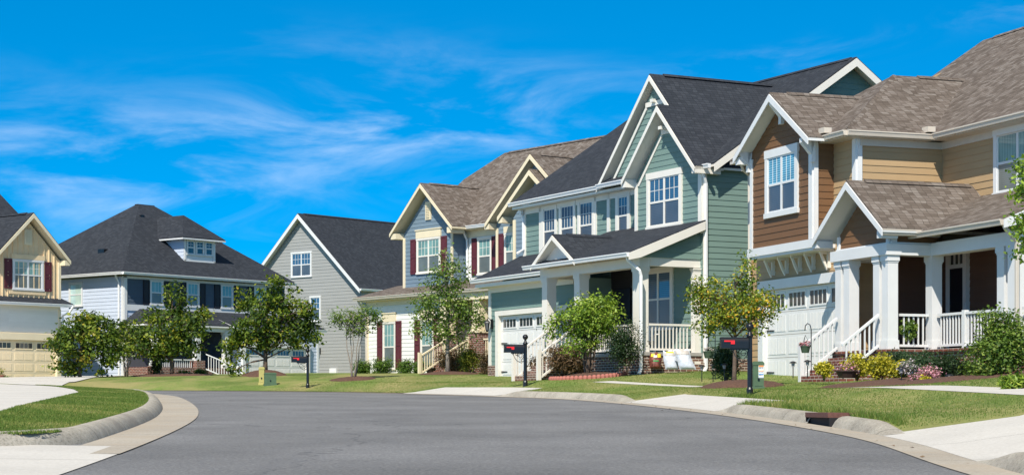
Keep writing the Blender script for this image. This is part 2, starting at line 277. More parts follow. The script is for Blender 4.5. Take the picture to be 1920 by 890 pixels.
# ------------------------------------------------------------------ mesh builder
class MB:
    def __init__(s): s.v = []; s.f = []
    def poly(s, pts):
        n = len(s.v); s.v += [tuple(p) for p in pts]; s.f.append(tuple(range(n, n+len(pts)))); return s
    def prism(s, pts, off):
        pts = [Vector(p) for p in pts]; off = Vector(off); nrm = Vector((0, 0, 0))
        for i in range(len(pts)):
            a = pts[i]; b = pts[(i+1) % len(pts)]; nrm += a.cross(b)
        if nrm.dot(off) > 0: pts = pts[::-1]
        s.poly(pts); q = [p+off for p in pts]; s.poly(q[::-1])
        for i in range(len(pts)):
            j = (i+1) % len(pts); s.poly([pts[j], pts[i], q[i], q[j]])
        return s
    def box(s, x0, x1, y0, y1, z0, z1):
        x0, x1 = sorted((x0, x1)); y0, y1 = sorted((y0, y1)); z0, z1 = sorted((z0, z1))
        return s.prism([(x0, y0, z1), (x1, y0, z1), (x1, y1, z1), (x0, y1, z1)], (0, 0, z0-z1))
    def tube(s, path, r, n=8, caps=True):
        path = [Vector(p) for p in path]
        rs = r if isinstance(r, (list, tuple)) else [r]*len(path)
        rings = []; up = None
        for i, p in enumerate(path):
            d = (path[min(i+1, len(path)-1)]-path[max(i-1, 0)])
            if d.length < 1e-9: d = Vector((0, 0, 1))
            d.normalize()
            if up is None: up = Vector((0, 0, 1)) if abs(d.z) < .9 else Vector((1, 0, 0))
            a = d.cross(up).normalized(); b = a.cross(d).normalized(); up = b
            k = len(s.v); s.v += [tuple(p+(a*math.cos(2*math.pi*(j+.5)/n)+b*math.sin(2*math.pi*(j+.5)/n))*rs[i]) for j in range(n)]
            rings.append(k)
        for i in range(len(rings)-1):
            for j in range(n):
                s.f.append((rings[i]+j, rings[i]+(j+1) % n, rings[i+1]+(j+1) % n, rings[i+1]+j))
        if caps:
            s.f.append(tuple(rings[0]+j for j in range(n))[::-1]); s.f.append(tuple(rings[-1]+j for j in range(n)))
        return s
    def lathe(s, c, prof, n=16):
        c = Vector(c); ks = []
        for r, z in prof:
            k = len(s.v); ks.append(k)
            s.v += [(c.x+r*math.cos(2*math.pi*j/n), c.y+r*math.sin(2*math.pi*j/n), c.z+z) for j in range(n)]
        for i in range(len(ks)-1):
            for j in range(n): s.f.append((ks[i]+j, ks[i]+(j+1) % n, ks[i+1]+(j+1) % n, ks[i+1]+j))
        s.f.append(tuple(ks[0]+j for j in range(n))[::-1]); s.f.append(tuple(ks[-1]+j for j in range(n)))
        return s
    def build(s, name, m, parent=None, zb=0.0, smooth=False, bevel=0.0):
        me = bpy.data.meshes.new(name); me.from_pydata([(a, b, c-zb) for a, b, c in s.v], [], s.f)
        uvmap(me); me.materials.append(m)
        if smooth:
            for p in me.polygons: p.use_smooth = True
        o = bpy.data.objects.new(name, me); COL.objects.link(o)
        if parent: o.parent = parent
        if bevel:
            md = o.modifiers.new('bevel', 'BEVEL'); md.width = bevel; md.segments = 1; md.limit_method = 'ANGLE'
        return o
def uvmap(me):
    uv = me.uv_layers.new(name='UVMap'); 
    for p in me.polygons:
        n = p.normal
        t = Vector((-n.y, n.x, 0))
        if t.length < 1e-3: t = Vector((1, 0, 0)); b = Vector((0, 1, 0))
        else: t.normalize(); b = n.cross(t)
        for li in p.loop_indices:
            c = me.vertices[me.loops[li].vertex_index].co
            uv.data[li].uv = (c.dot(t), c.dot(b))
def tag(o, label=None, cat=None, group=None, kind=None):
    if label: o['label'] = label
    if cat: o['category'] = cat
    if group: o['group'] = group
    if kind: o['kind'] = kind
    return o
def empty(name, loc, rz=0, label=None, cat=None, group=None):
    o = bpy.data.objects.new(name, None); COL.objects.link(o); o.location = loc; o.rotation_euler = (0, 0, rz); o.empty_display_size = .3
    return tag(o, label, cat, group)
def copy_tree(o, parent=None):
    c = o.copy(); COL.objects.link(c)
    if parent: c.parent = parent
    for ch in [x for x in bpy.data.objects if x.parent == o]: copy_tree(ch, c)
    return c

# ------------------------------------------------------------------ ground
def zr(y):
    y = np.minimum(np.asarray(y, float), 150.0); return -1.0+.0285*y-.00009*np.maximum(y, 0)**2
def resample(pts, step):
    pts = np.array(pts, float)
    # Catmull-Rom
    out = []
    P = np.vstack([2*pts[0]-pts[1], pts, 2*pts[-1]-pts[-2]])
    for i in range(1, len(P)-2):
        n = max(1, int(np.linalg.norm(P[i+1]-P[i])/step))
        for k in range(n):
            t = k/n
            out.append(.5*((2*P[i])+(-P[i-1]+P[i+1])*t+(2*P[i-1]-5*P[i]+4*P[i+1]-P[i+2])*t*t+(-P[i-1]+3*P[i]-3*P[i+1]+P[i+2])*t**3))
    out.append(P[-2]); return np.array(out)
CR = resample([(3.6, -30), (3.6, -10), (3.6, 5), (3.77, 15.9), (4.1, 24), (3.3, 34.9), (1.55, 46.5), (-.66, 52.5), (-3.6, 58.9), (-5.8, 62.6), (-8.8, 65.8), (-12.7, 68.5), (-18, 70.5), (-30, 72), (-50, 73), (-90, 74)], .16)
CL = resample([(-3.4, -30), (-3.4, 5), (-3.7, 15.8), (-4.6, 26.9), (-5.8, 35.5), (-7.9, 46.5), (-9.6, 54), (-11.4, 59), (-14.5, 61.6), (-20, 63.6), (-30, 65), (-60, 66.5)], .4)
def normals(C, sgn):
    d = np.gradient(C, axis=0); d /= np.linalg.norm(d, axis=1)[:, None]
    # smooth normals to keep wide offsets from crossing
    n = np.stack([d[:, 1], -d[:, 0]], 1)*sgn
    return n
NR = normals(CR, 1); NL = normals(CL, -1)
SR = np.concatenate([[0], np.cumsum(np.linalg.norm(np.diff(CR, axis=0), axis=1))])
SL = np.concatenate([[0], np.cumsum(np.linalg.norm(np.diff(CL, axis=0), axis=1))])
def sm(x, a, b):
    t = np.clip((x-a)/(b-a), 0, 1); return t*t*(3-2*t)
def kR(Y, X):   # 1 where the right kerb stands full height, 0 at driveway aprons
    k = np.ones_like(Y)
    for a, b in ((18.0, 23.4), (35.4, 43.4), (53.2, 900.0)):
        k *= 1-sm(Y, a-1.5, a)*(1-sm(Y, b, b+1.5))
    return k
def riseR(d, k, X, Y):
    c = .15*(k*sm(d, .46, .64)+(1-k)*np.clip((d-.45)/2.4, 0, 1))
    r = c+np.interp(d, [.75, 3.0, 4.2, 7.75], [0, .155, .18, .40])+.012*np.clip(d-7.75, 0, 12)+.002*np.clip(d-20, 0, 200)
    r = r-.014*np.clip(-10-X, 0, 14)*np.clip(d/8, 0, 1)
    r = r+.16*np.exp(-((X-4.2)**2+(Y-56.5)**2)/22.0)*np.clip(d/3, 0, 1)+np.interp(d, [.75, 2.2, 3.0, 4.2, 6.0], [0, .02, .15, .163, .22])*(1-sm(Y, 33, 43))
    return r
def distR(x, y):
    dd = np.hypot(CR[:, 0]-x, CR[:, 1]-y); i = int(dd.argmin())
    s = (x-CR[i, 0])*NR[i, 0]+(y-CR[i, 1])*NR[i, 1]
    return (dd[i] if s > 0 else -dd[i]), i
def TZ(x, y):
    d, i = distR(x, y)
    if d > 0:
        k = float(kR(np.array([CR[i, 1]]), None)[0])
        return float(zr(y))+float(riseR(np.array(d), k, np.array(x), np.array(y)))
    xl = np.interp(y, CL[:140, 1], CL[:140, 0]) if y < 60 else -99
    if x < xl-.9: return float(zr(y))+.15+min(.22, .045*(xl-.9-x))
    return float(zr(y))
def at(px, Z, dz=0):
    x = (px-960)/3600*Z; return Vector((x, Z, TZ(x, Z)+dz))
def loft(name, C, Nn, Sc, rows, zf, m, sel=None, kind='structure', label=None, flip=False):
    """rows: offsets; zf(d,X,Y,i)->z"""
    idx = np.arange(len(C)) if sel is None else np.where(sel)[0]
    me = bpy.data.meshes.new(name)
    X = C[idx, 0][:, None]+Nn[idx, 0][:, None]*np.array(rows)[None]; Y = C[idx, 1][:, None]+Nn[idx, 1][:, None]*np.array(rows)[None]
    D = np.broadcast_to(np.array(rows)[None], X.shape); K = kR(C[idx, 1], None)[:, None]
    Z = zf(D, X, Y, K)
    V = np.stack([X, Y, Z], -1).reshape(-1, 3); nc = len(rows); F = []; UV = []
    for a in range(len(idx)-1):
        if idx[a+1] != idx[a]+1: continue
        for b in range(nc-1):
            q = (a*nc+b, a*nc+b+1, (a+1)*nc+b+1, (a+1)*nc+b)
            F.append(q if flip else q[::-1])
    me.from_pydata(V.tolist(), [], F)
    uvl = me.uv_layers.new(name='UVMap'); U = np.stack([np.broadcast_to(Sc[idx][:, None], X.shape), D], -1).reshape(-1, 2)
    li = np.zeros(len(me.loops), int); me.loops.foreach_get('vertex_index', li); uvl.data.foreach_set('uv', U[li].astype(np.float32).ravel())
    for p in me.polygons: p.use_smooth = True
    me.materials.append(m); o = bpy.data.objects.new(name, me); COL.objects.link(o); o['kind'] = kind
    if label: o['label'] = label
    return o
def sheet(name, xs_of_y, ys, zf, m, cols=8, kind='structure'):
    V = []; F = []; n = cols+1; UV = []
    for y in ys:
        a, b = xs_of_y(y)
        for j in range(n):
            x = a+(b-a)*j/cols; V.append((x, y, zf(x, y))); UV.append((y, x))
    for i in range(len(ys)-1):
        for j in range(cols): F.append((i*n+j, (i+1)*n+j, (i+1)*n+j+1, i*n+j+1))
    me = bpy.data.meshes.new(name); me.from_pydata(V, [], F); me.materials.append(m)
    uvl = me.uv_layers.new(name='UVMap')
    for l in me.loops: uvl.data[l.index].uv = UV[l.vertex_index]
    o = bpy.data.objects.new(name, me); COL.objects.link(o); o['kind'] = kind
    if me.polygons[0].normal.z < 0: me.flip_normals()
    for p in me.polygons: p.use_smooth = True
    return o
sheet('road', lambda y: (-90, 30), list(np.arange(-30, 84, 1.5)), lambda x, y: float(zr(y)), ASPH, 4)
selR = np.ones(len(CR), bool)
INLET = (26.75, 28.25)
far = [2.2, 3.0, 4.2, 4.3, 6, 7.75, 10, 14, 20, 30, 50, 90, 300, 3500]
loft('lawn', CR, NR, SR, [.74, 1.0, 1.5]+far, lambda d, X, Y, K: zr(Y)+riseR(d, K, X, Y), LAWN)
loft('gutter', CR, NR, SR, [0, .25, .45], lambda d, X, Y, K: zr(Y)+.008, GUTC)
inl = (CR[:, 1] < INLET[0]+.05) | (CR[:, 1] > INLET[1]-.05)
curb_rows = [.44, .47, .50, .55, .60, .68, .76]
def curbz(d, X, Y, K):
    prof = np.interp(d, [.44, .47, .50, .55, .60, .68, .76], [-.01, .04, .09, .135, .155, .162, .14])
    low = .15*np.clip((d-.45)/2.4, 0, 1)+.01
    return zr(Y)+K*prof+(1-K)*low
ki = kR(CR[:, 1], None) > .004
loft('curb', CR, NR, SR, curb_rows, curbz, CURBC, sel=inl & ki)
loft('sidewalk', CR, NR, SR, [3.0, 3.6, 4.2], lambda d, X, Y, K: zr(Y)+riseR(d, K, X, Y)+.006, CONC, sel=(CR[:, 1] < 39.5) & (CR[:, 1] > -20))
loft('sidewalk', CR, NR, SR, [3.0, 3.3, 3.6], lambda d, X, Y, K: zr(Y)+riseR(d, K, X, Y)+.006, CONC, sel=(CR[:, 1] < 52.3) & (CR[:, 1] > 46.5))
for a, b, rows in ((35.2, 43.8, [.45, .8, 1.2, 1.55, 1.9]), (53.0, 59.3, [.45, .8, 1.2, 1.55, 1.9]), (17.2, 24.0, [.45, .8, 1.5, 2.2, 3.0]), (17.2, 24.0, [4.2, 4.3, 6, 7.75, 10, 14])):
    loft('driveway', CR, NR, SR, rows, lambda d, X, Y, K: zr(Y)+riseR(d, K, X, Y)+.010, CONC, sel=(CR[:, 1] > a) & (CR[:, 1] < b))
# left side
def XL(y): return float(np.interp(y, CL[:int(np.argmax(CL[:, 1] > 60)), 1], CL[:int(np.argmax(CL[:, 1] > 60)), 0]))
def XLb(y):
    x = XL(y)-.93
    return x-.95*max(0, min(1, 1-(y-20.2)/1.3))**2
def XD(y): return float(np.interp(y, [20, 25.6, 29, 33, 38, 44, 49.5, 53, 56, 58.5, 61], [-6.0, -6.9, -7.5, -8.1, -8.9, -9.9, -11.3, -12.4, -13.4, -14.6, -17]))
def riseL(x, y):
    d = max(0, XLb(y)-x); return .15+min(.24, .05*d)
ysl = list(np.arange(20.2, 61, .6))+[61]
sheet('lawn', lambda y: (XD(y), XLb(y)), ysl, lambda x, y: float(zr(y))+riseL(x, y), LAWN, 8)
sheet('driveway', lambda y: (-80, XD(y)), ysl, lambda x, y: float(zr(y))+riseL(max(x, XD(y)), y)-.012, CONC, 4)
sheet('driveway', lambda y: (-60, XL(y)-.02), list(np.arange(-20, 20.9, .6)), lambda x, y: float(zr(y))+.008+.02*min(4, max(0, XL(y)-.6-x)), CONC, 10)
loft('gutter', CL, NL, SL, [0, .3, .66], lambda d, X, Y, K: zr(Y)+.012, GUTC, sel=CL[:, 1] > 19.0, flip=True)
# left kerb, with a rounded return into the driveway mouth
cp = [(-60, 19.9)]+[(x, 19.9) for x in np.arange(-50, -12, 6)]+[(-12, 19.9), (-9.5, 19.9), (-8, 19.9), (-7, 19.9), (-6.3, 19.93), (-5.75, 20.12), (-5.32, 20.5), (-5.05, 21.05), (XL(21.8)-.68, 21.8)]
cp += [(XL(y)-.66, y) for y in np.arange(22.8, 57, 1.5)]+[(-12.6, 59.3), (-15.0, 61.0), (-20.2, 62.8), (-30, 64.3)]
CC = resample(cp, .35); NC = normals(CC, -1); SC = np.concatenate([[0], np.cumsum(np.linalg.norm(np.diff(CC, axis=0), axis=1))])
crn = [0, .03, .07, .12, .19, .27, .34]
loft('curb', CC, NC, SC, crn, lambda d, X, Y, K: zr(Y)+np.interp(d, crn, [-.02, .045, .10, .145, .17, .175, .13]), CURBC, flip=True)
# lawn edge under the kerb return
sheet('lawn', lambda y: (-60, -6.4), [20.15, 20.3, 20.5], lambda x, y: float(zr(y))+.115, LAWN, 4)
# tan house drive across the street
sheet('driveway', lambda y: (-40, -16.9-.02*(y-71)), list(np.arange(71.5, 87.6, 1.0)), lambda x, y: TZ(x, y)+.03, CONC, 12)

# grass blades
def blades(name, n, region, h=(.03, .075), wd=.012):
    rng = np.random.default_rng(5); P = region(rng, n); n = len(P)
    a = rng.uniform(0, 6.28, n); hh = rng.uniform(h[0], h[1], n); lx = rng.normal(0, .35, n)*hh; ly = rng.normal(0, .35, n)*hh
    ww = wd*rng.uniform(.6, 1.3, n); dx = np.cos(a)*ww; dy = np.sin(a)*ww
    V = np.zeros((n, 3, 3)); V[:, 0] = P; V[:, 1] = P; V[:, 2] = P
    V[:, 0, 0] -= dx; V[:, 0, 1] -= dy; V[:, 1, 0] += dx; V[:, 1, 1] += dy; V[:, 2, 0] += lx; V[:, 2, 1] += ly; V[:, 2, 2] += hh; V[:, :2, 2] -= .01
    dry = .5+.5*np.sin(P[:, 0]*1.3+np.sin(P[:, 1]*.9)*2)*np.sin(P[:, 1]*.55+np.sin(P[:, 0]*.8)*1.5)
    tint = np.clip(rng.normal(.35, .2, n)+.4*np.clip(dry-.45, 0, 1)*1.6, 0, 1)
    return tri_mesh(name, V, tint, GRASSM)
def tri_mesh(name, V, tint, m, parent=None, zb=0):
    n, k = V.shape[:2]; me = bpy.data.meshes.new(name)
    W = V.reshape(-1, 3).copy(); W[:, 2] -= zb
    me.vertices.add(n*k); me.vertices.foreach_set('co', W.astype(np.float32).ravel())
    me.loops.add(n*k); me.loops.foreach_set('vertex_index', np.arange(n*k, dtype=np.int32))
    me.polygons.add(n); me.polygons.foreach_set('loop_start', np.arange(0, n*k, k, dtype=np.int32)); me.polygons.foreach_set('loop_total', np.full(n, k, dtype=np.int32))
    me.update(calc_edges=True)
    at_ = me.attributes.new('tint', 'FLOAT', 'FACE'); at_.data.foreach_set('value', tint.astype(np.float32))
    me.materials.append(m); o = bpy.data.objects.new(name, me); COL.objects.link(o)
    if parent: o.parent = parent
    return o
def cv(A, i):
    k = np.minimum(i.astype(int), len(A)-2); f = (i-k)[:, None]; return A[k]*(1-f)+A[k+1]*f
def regR(rng, n):
    i = rng.random(n*3)*(len(CR)-1); Yc = cv(CR, i)[:, 1]; p = np.clip(34/np.maximum(Yc, 10), .15, 1); keep = (Yc > 14) & (Yc < 66) & (rng.random(n*3) < p)
    i = i[keep][:n]; d = .76+rng.power(.8, len(i))*9
    c = cv(CR, i); nn = cv(NR, i); K = kR(c[:, 1], None); X = c[:, 0]+nn[:, 0]*d; Y = c[:, 1]+nn[:, 1]*d
    ok = ~((d > 2.97) & (d < 4.23) & (c[:, 1] < 39.5)) & ~((d > 2.97) & (d < 3.63) & (c[:, 1] > 46.5) & (c[:, 1] < 52.3)) & ~((c[:, 1] > 35.1) & (c[:, 1] < 43.9) & (d < 1.95)) & ~((c[:, 1] > 52.9) & (c[:, 1] < 59.4) & (d < 1.95)) & ~((c[:, 1] > 17.1) & (c[:, 1] < 24.05))
    X, Y, d, K = X[ok], Y[ok], d[ok], K[ok]
    return np.stack([X, Y, zr(Y)+riseR(d, K, X, Y)], 1)
g = blades('grass', 260000, regR, h=(.010, .028), wd=.009); tag(g, 'short mown grass with straw coloured dry patches along the right kerb', 'grass', kind='stuff')
def regL(rng, n):
    y = 20.3+rng.power(.8, n)*38; xb = np.array([XLb(v) for v in y]); xd = np.array([XD(v) for v in y]); x = xb+(xd-xb)*rng.random(n)
    z = zr(y)+.15+np.minimum(.24, .05*(xb-x)); return np.stack([x, y, z], 1)
g = blades('grass', 90000, regL, h=(.010, .03), wd=.009); tag(g, 'short green grass on the kerbed lawn strip at left', 'grass', kind='stuff')

# ------------------------------------------------------------------ house kit
class House:
    def __init__(s, name, px, Z, deg, left, zb, label):
        a = R(deg); s.x0 = (px-960)/3600*Z; s.y0 = Z; s.zb = zb
        s.th = (a-math.pi/2) if not left else (math.pi/2-a)
        s.e = empty(name, (s.x0, s.y0, zb), s.th, label, 'house')
    def put(s, mb, name, m, parent=None, **k):
        return mb.build(name, m, parent or s.e, s.zb, **k)
    def w(s, u, v, z=0):
        c, d = math.cos(s.th), math.sin(s.th); return Vector((s.x0+u*c-v*d, s.y0+u*d+v*c, z))
    # plane helper: f = front (facing -v) at v=p ; r = facing +u at u=p ; l = facing -u at u=p
    def P(s, pl, a, z, off=0.0):
        k, p = pl
        if k == 'f': return (a, p-off, z)
        if k == 'r': return (p+off, a, z)
        return (p-off, a, z)
    def nrm(s, pl): return {'f': (0, -1, 0), 'r': (1, 0, 0), 'l': (-1, 0, 0)}[pl[0]]
    def wall(s, pl, poly, m, lap=.178, name='wall', depth=.14):
        mb = MB(); nn = Vector(s.nrm(pl))
        mb.prism([s.P(pl, a, z) for a, z in poly], -nn*depth)
        zs = [z for a, z in poly]; z0, z1 = min(zs), max(zs)
        if lap:
            k = 0; zc = z0
            while zc < z1-1e-4:
                q = clip(clip(poly, zc, 1), min(zc+lap, z1), -1)
                if len(q) >= 3:
                    pts = [s.P(pl, a, z, .018-.015*(z-zc)/lap) for a, z in q]
                    orient(mb, pts, nn)
                    lo = [a for a, z in q if abs(z-zc) < 1e-5]
                    if len(lo) > 1:
                        a0, a1 = min(lo), max(lo)
                        orient(mb, [s.P(pl, a0, zc, .0), s.P(pl, a1, zc, .0), s.P(pl, a1, zc, .018), s.P(pl, a0, zc, .018)], Vector((0, 0, -1)))
                zc += lap
        return s.put(mb, name, m)
    def board(s, pl, a0, a1, z0, z1, m, t=.04, name='trim_board', parent=None):
        mb = MB(); nn = Vector(s.nrm(pl))
        mb.prism([s.P(pl, a0, z0, t), s.P(pl, a1, z0, t), s.P(pl, a1, z1, t), s.P(pl, a0, z1, t)], -nn*(t+.01))
        return s.put(mb, name, m, parent)
    def boards(s, pl, rects, m, t=.04, name='trim_board', mb=None):
        if name == 'trim_board':
            return [s.board(pl, a0, a1, z0, z1, m, t) for a0, a1, z0, z1 in rects]
        own = mb is None; mb = mb or MB(); nn = Vector(s.nrm(pl))
        for a0, a1, z0, z1 in rects: mb.prism([s.P(pl, a0, z0, t), s.P(pl, a1, z0, t), s.P(pl, a1, z1, t), s.P(pl, a0, z1, t)], -nn*(t+.01))
        return s.put(mb, name, m) if own else mb
    def window(s, pl, a0, a1, z0, z1, m, pane, screen, n=1, cas=.1, head=.14, mun=(3, 2), split=.5, headm=None, t=.065):
        nn = Vector(s.nrm(pl)); mb = MB()
        def bx(A0, A1, Z0, Z1, T0, T1): mb.prism([s.P(pl, A0, Z0, T1), s.P(pl, A1, Z0, T1), s.P(pl, A1, Z1, T1), s.P(pl, A0, Z1, T1)], -nn*(T1-T0))
        bx(a0, a0+cas, z0+cas*.9, z1-head, -.01, t); bx(a1-cas, a1, z0+cas*.9, z1-head, -.01, t)
        bx(a0-.02, a1+.02, z1-head, z1, -.01, t+.008); bx(a0-.03, a1+.03, z0, z0+cas*.9, -.01, t+.02)
        A0, A1, Z0, Z1 = a0+cas, a1-cas, z0+cas*.9, z1-head; wd = (A1-A0)/n; zm = Z0+(Z1-Z0)*split
        up = MB(); lo = MB()
        for i in range(n):
            b0 = A0+wd*i; b1 = b0+wd; f = .035 if n == 1 else .045
            bx(b0, b0+f, Z0, Z1, .0, .05); bx(b1-f, b1, Z0, Z1, .0, .05)
            bx(b0+f, b1-f, Z0, Z0+.04, .0, .048); bx(b0+f, b1-f, Z1-.04, Z1, .0, .048); bx(b0+f, b1-f, zm-.03, zm+.03, .0, .052)
            c0, c1 = b0+f, b1-f
            for k in range(1, mun[0]):
                x = c0+(c1-c0)*k/mun[0]; bx(x-.009, x+.009, zm+.03, Z1-.04, .0, .041)
            for k in range(1, mun[1]):
                z = zm+.03+(Z1-zm-.07)*k/mun[1]; bx(c0, c1, z-.009, z+.009, .0, .0395)
            for q, za, zb_ in ((up, zm+.03, Z1-.04), (lo, Z0+.04, zm-.03)):
                q.prism([s.P(pl, c0, za, .034), s.P(pl, c1, za, .034), s.P(pl, c1, zb_, .034), s.P(pl, c0, zb_, .034)], -nn*.03)
        o = s.put(mb, 'window', m)
        s.put(up, 'pane', pane, o)
        if screen: s.put(lo, 'insect_screen', screen, o)
        return o
    def shutter(s, pl, a0, a1, z0, z1, m):
        mb = MB(); nn = Vector(s.nrm(pl))
        def bx(A0, A1, Z0, Z1, T): mb.prism([s.P(pl, A0, Z0, T), s.P(pl, A1, Z0, T), s.P(pl, A1, Z1, T), s.P(pl, A0, Z1, T)], -nn*(T-.02))
        bx(a0, a1, z0, z1, .045); f = .05; zm = (z0+z1)/2
        bx(a0+f*.1, a0+f, z0+.005, z1-.005, .065); bx(a1-f, a1-f*.1, z0+.005, z1-.005, .065)
        for a, b in ((z0+.005, z0+.08), (zm-.05, zm+.05), (z1-.08, z1-.005)): bx(a0+f, a1-f, a, b, .063)
        bx(a0+f+.04, a1-f-.04, z0+.13, zm-.1, .055); bx(a0+f+.04, a1-f-.04, zm+.1, z1-.13, .055)
        return s.put(mb, 'shutter', m)
    def garage(s, v, a0, a1, z0, z1, m, trim, cas=.15, head=.28, cols=4, jd=.18):
        pl = ('f', v); nn = Vector((0, -1, 0)); mb = MB()
        # surround stands proud of the wall, the door sits back inside it
        s.boards(pl, [(a0-cas, a0, z0-.3, z1), (a1, a1+cas, z0-.3, z1), (a0-cas-.03, a1+cas+.03, z1, z1+head)], trim, t=jd, name='garage_door_surround')
        def bx(A0, A1, Z0, Z1, T0, T1): mb.prism([s.P(pl, A0, Z0, T1), s.P(pl, A1, Z0, T1), s.P(pl, A1, Z1, T1), s.P(pl, A0, Z1, T1)], -nn*(T1-T0))
        H = (z1-z0)/4; W = (a1-a0)/cols
        for r in range(4):
            bx(a0, a1, z0+H*r, z0+H*(r+1)-.012, -.0, .03)
            for c in range(cols):
                b0 = a0+W*c+.09; b1 = a0+W*(c+1)-.09
                if r == 3: continue
                for hb in (0, 1):
                    e0 = b0+(b1-b0)*(hb*.52); e1 = e0+(b1-b0)*.48; ng = 6
                    bx(e0-.02, e1+.02, z0+H*r+.075, z0+H*(r+1)-.085, .028, .036)
                    for g_ in range(ng):
                        g0 = e0+(e1-e0)*g_/ng; bx(g0+.008, g0+(e1-e0)/ng-.008, z0+H*r+.09, z0+H*(r+1)-.1, .03, .042)
        o = s.put(mb, 'garage_door', m)
        for c in range(cols):
            b0 = a0+W*c+.14; b1 = a0+W*(c+1)-.14; fr = MB(); gl = MB(); Z0, Z1 = z0+3*H+.12, z1-.14
            def fb(A0, A1, ZA, ZB, T): fr.prism([s.P(pl, A0, ZA, T), s.P(pl, A1, ZA, T), s.P(pl, A1, ZB, T), s.P(pl, A0, ZB, T)], -nn*(T-.028))
            fb(b0-.05, b0, Z0-.05, Z1+.05, .05); fb(b1, b1+.05, Z0-.05, Z1+.05, .05); fb(b0, b1, Z1, Z1+.05, .049); fb(b0, b1, Z0-.05, Z0, .049)
            for k in range(1, 4):
                x = b0+(b1-b0)*k/4; fb(x-.013, x+.013, Z0, Z1, .046)
            gl.prism([s.P(pl, b0, Z0, .036), s.P(pl, b1, Z0, .036), s.P(pl, b1, Z1, .036), s.P(pl, b0, Z1, .036)], (0, .005, 0))
            s.put(fr, 'window_frame', m, o); s.put(gl, 'pane', PANEK, o)
        hd = MB()
        for zc in (z0+H*.35, z0+H*2.2):
            hd.prism([s.P(pl, a0+.02, zc-.03, .06), s.P(pl, a0+.45, zc-.012, .06), s.P(pl, a0+.45, zc+.012, .06), s.P(pl, a0+.02, zc+.03, .06)], -nn*.02)
        s.put(hd, 'hinge', BLACKM, o)
        return o
    def roof(s, polys, m, sof=None, th=.05, name='roof', soff_in=.0):
        mb = MB(); sb = MB()
        for p in polys:
            mb.prism(p, (0, 0, -th))
            if sof: sb.prism([(a, b, c-th-.002) for a, b, c in p], (0, 0, -.07))
        o = s.put(mb, name, m)
        if sof: s.put(sb, 'soffit', sof, o)
        return o
    def gable_f(s, c, w_, v0, v1, ze, zp, m, sof, rake=.2, parent=None, ridge=True, asym=None):
        """gable roof with its ridge running back from the street"""
        wl, wr = (w_, w_) if asym is None else asym
        L = [(c-wl, v0, ze), (c, v0, zp), (c, v1, zp), (c-wl, v1, ze)]
        Rr = [(c, v0, zp), (c+wr, v0, ze-(0 if asym is None else 0)), (c+wr, v1, ze), (c, v1, zp)]
        o = s.roof([L, Rr], m, sof)
        rb = MB(); d = .055
        for sgn, ww in ((-1, wl), (1, wr)):
            e = c+sgn*ww
            rb.prism([(e, v0-.03, ze-d), (c, v0-.03, zp-d), (c, v0-.03, zp-d-rake*1.15), (e, v0-.03, ze-d-rake)], (0, .029, 0))
        s.put(rb, 'rake_board', sof, o)
        if ridge:
            rc = MB(); rc.prism([(c-.13, v0+.5, zp-.06), (c, v0+.5, zp+.035), (c+.13, v0+.5, zp-.06)], (0, v1-v0-.6, 0)); s.put(rc, 'ridge_cap', m, o)
        return o
    def eave_return(s, cu, w_, v0, v1, z0, z1, m):
        mb = MB(); mb.box(cu-w_, cu+w_, v0, v1, z0, z1); return s.put(mb, 'eave_return', m)
    def gutter(s, p0, p1, m, r=.075, name='gutter'):
        # K-style profile swept from p0 to p1 (roof edge line)
        p0 = Vector(p0); p1 = Vector(p1); d = (p1-p0).normalized(); out = Vector((d.y, -d.x, 0))
        prof = [(0, -.0), (r*1.7, 0), (r*1.7, -.03), (r*1.45, -.045), (r*1.1, -.13), (0, -.13)]
        mb = MB(); a = [p0+out*x+Vector((0, 0, z)) for x, z in prof]; mb.prism(a, p1-p0); return s.put(mb, name, m)
    def spout(s, pts, m, r=.05): 
        mb = MB(); mb.tube(pts, r*1.2, 4); return s.put(mb, 'downspout', m, bevel=.01)
    def column(s, u, v, z0, z1, m, w_=.36, cap=.14, base=.18, plinth=None):
        mb = MB(); h = w_/2
        mb.box(u-h, u+h, v-h, v+h, z0+base, z1-cap)
        mb.box(u-h-.035, u+h+.022, v-h-.022, v+h+.022, z0, z0+base); mb.box(u-h-.02, u+h+.02, v-h-.02, v+h+.02, z0+base, z0+base+.04)
        mb.box(u-h-.03, u+h+.03, v-h-.03, v+h+.03, z1-cap, z1); mb.box(u-h-.012, u+h+.012, v-h-.012, v+h+.012, z1-cap-.04, z1-cap)
        return s.put(mb, 'column', m, bevel=.012)
    def rail(s, p0, p1, m, h=.86, gap=.11, sp=.125, posts=(), bal=.032, name='railing'):
        p0 = Vector(p0); p1 = Vector(p1); L = (p1.xy-p0.xy).length; d = (p1-p0)/L; dh = Vector((d.x, d.y, 0)); n = Vector((-dh.y, dh.x, 0)); mb = MB()
        def bar(zo, hh, hw):
            a = [p0+n*hw+Vector((0, 0, zo)), p0-n*hw+Vector((0, 0, zo)), p0-n*hw+Vector((0, 0, zo+hh)), p0+n*hw+Vector((0, 0, zo+hh))]
            mb.prism(a, p1-p0)
        bar(h-.06, .06, .045); bar(gap-.05, .06, .035)
        k = int(L/sp)
        for i in range(1, k):
            q = p0+d*(L*i/k); z0 = q.z+gap+.005; z1 = q.z+h-.055; b = bal/2
            mb.prism([q+dh*a*b+n*c*b+Vector((0, 0, z1-q.z)) for a, c in ((-1, -1), (1, -1), (1, 1), (-1, 1))], (0, 0, z0-z1))
        for t, ph in posts:
            q = p0+d*(L*t); b = .06
            mb.prism([q+dh*a*b+n*c*b+Vector((0, 0, ph)) for a, c in ((-1, -1), (1, -1), (1, 1), (-1, 1))], (0, 0, -ph-.15))
        return s.put(mb, name, m)
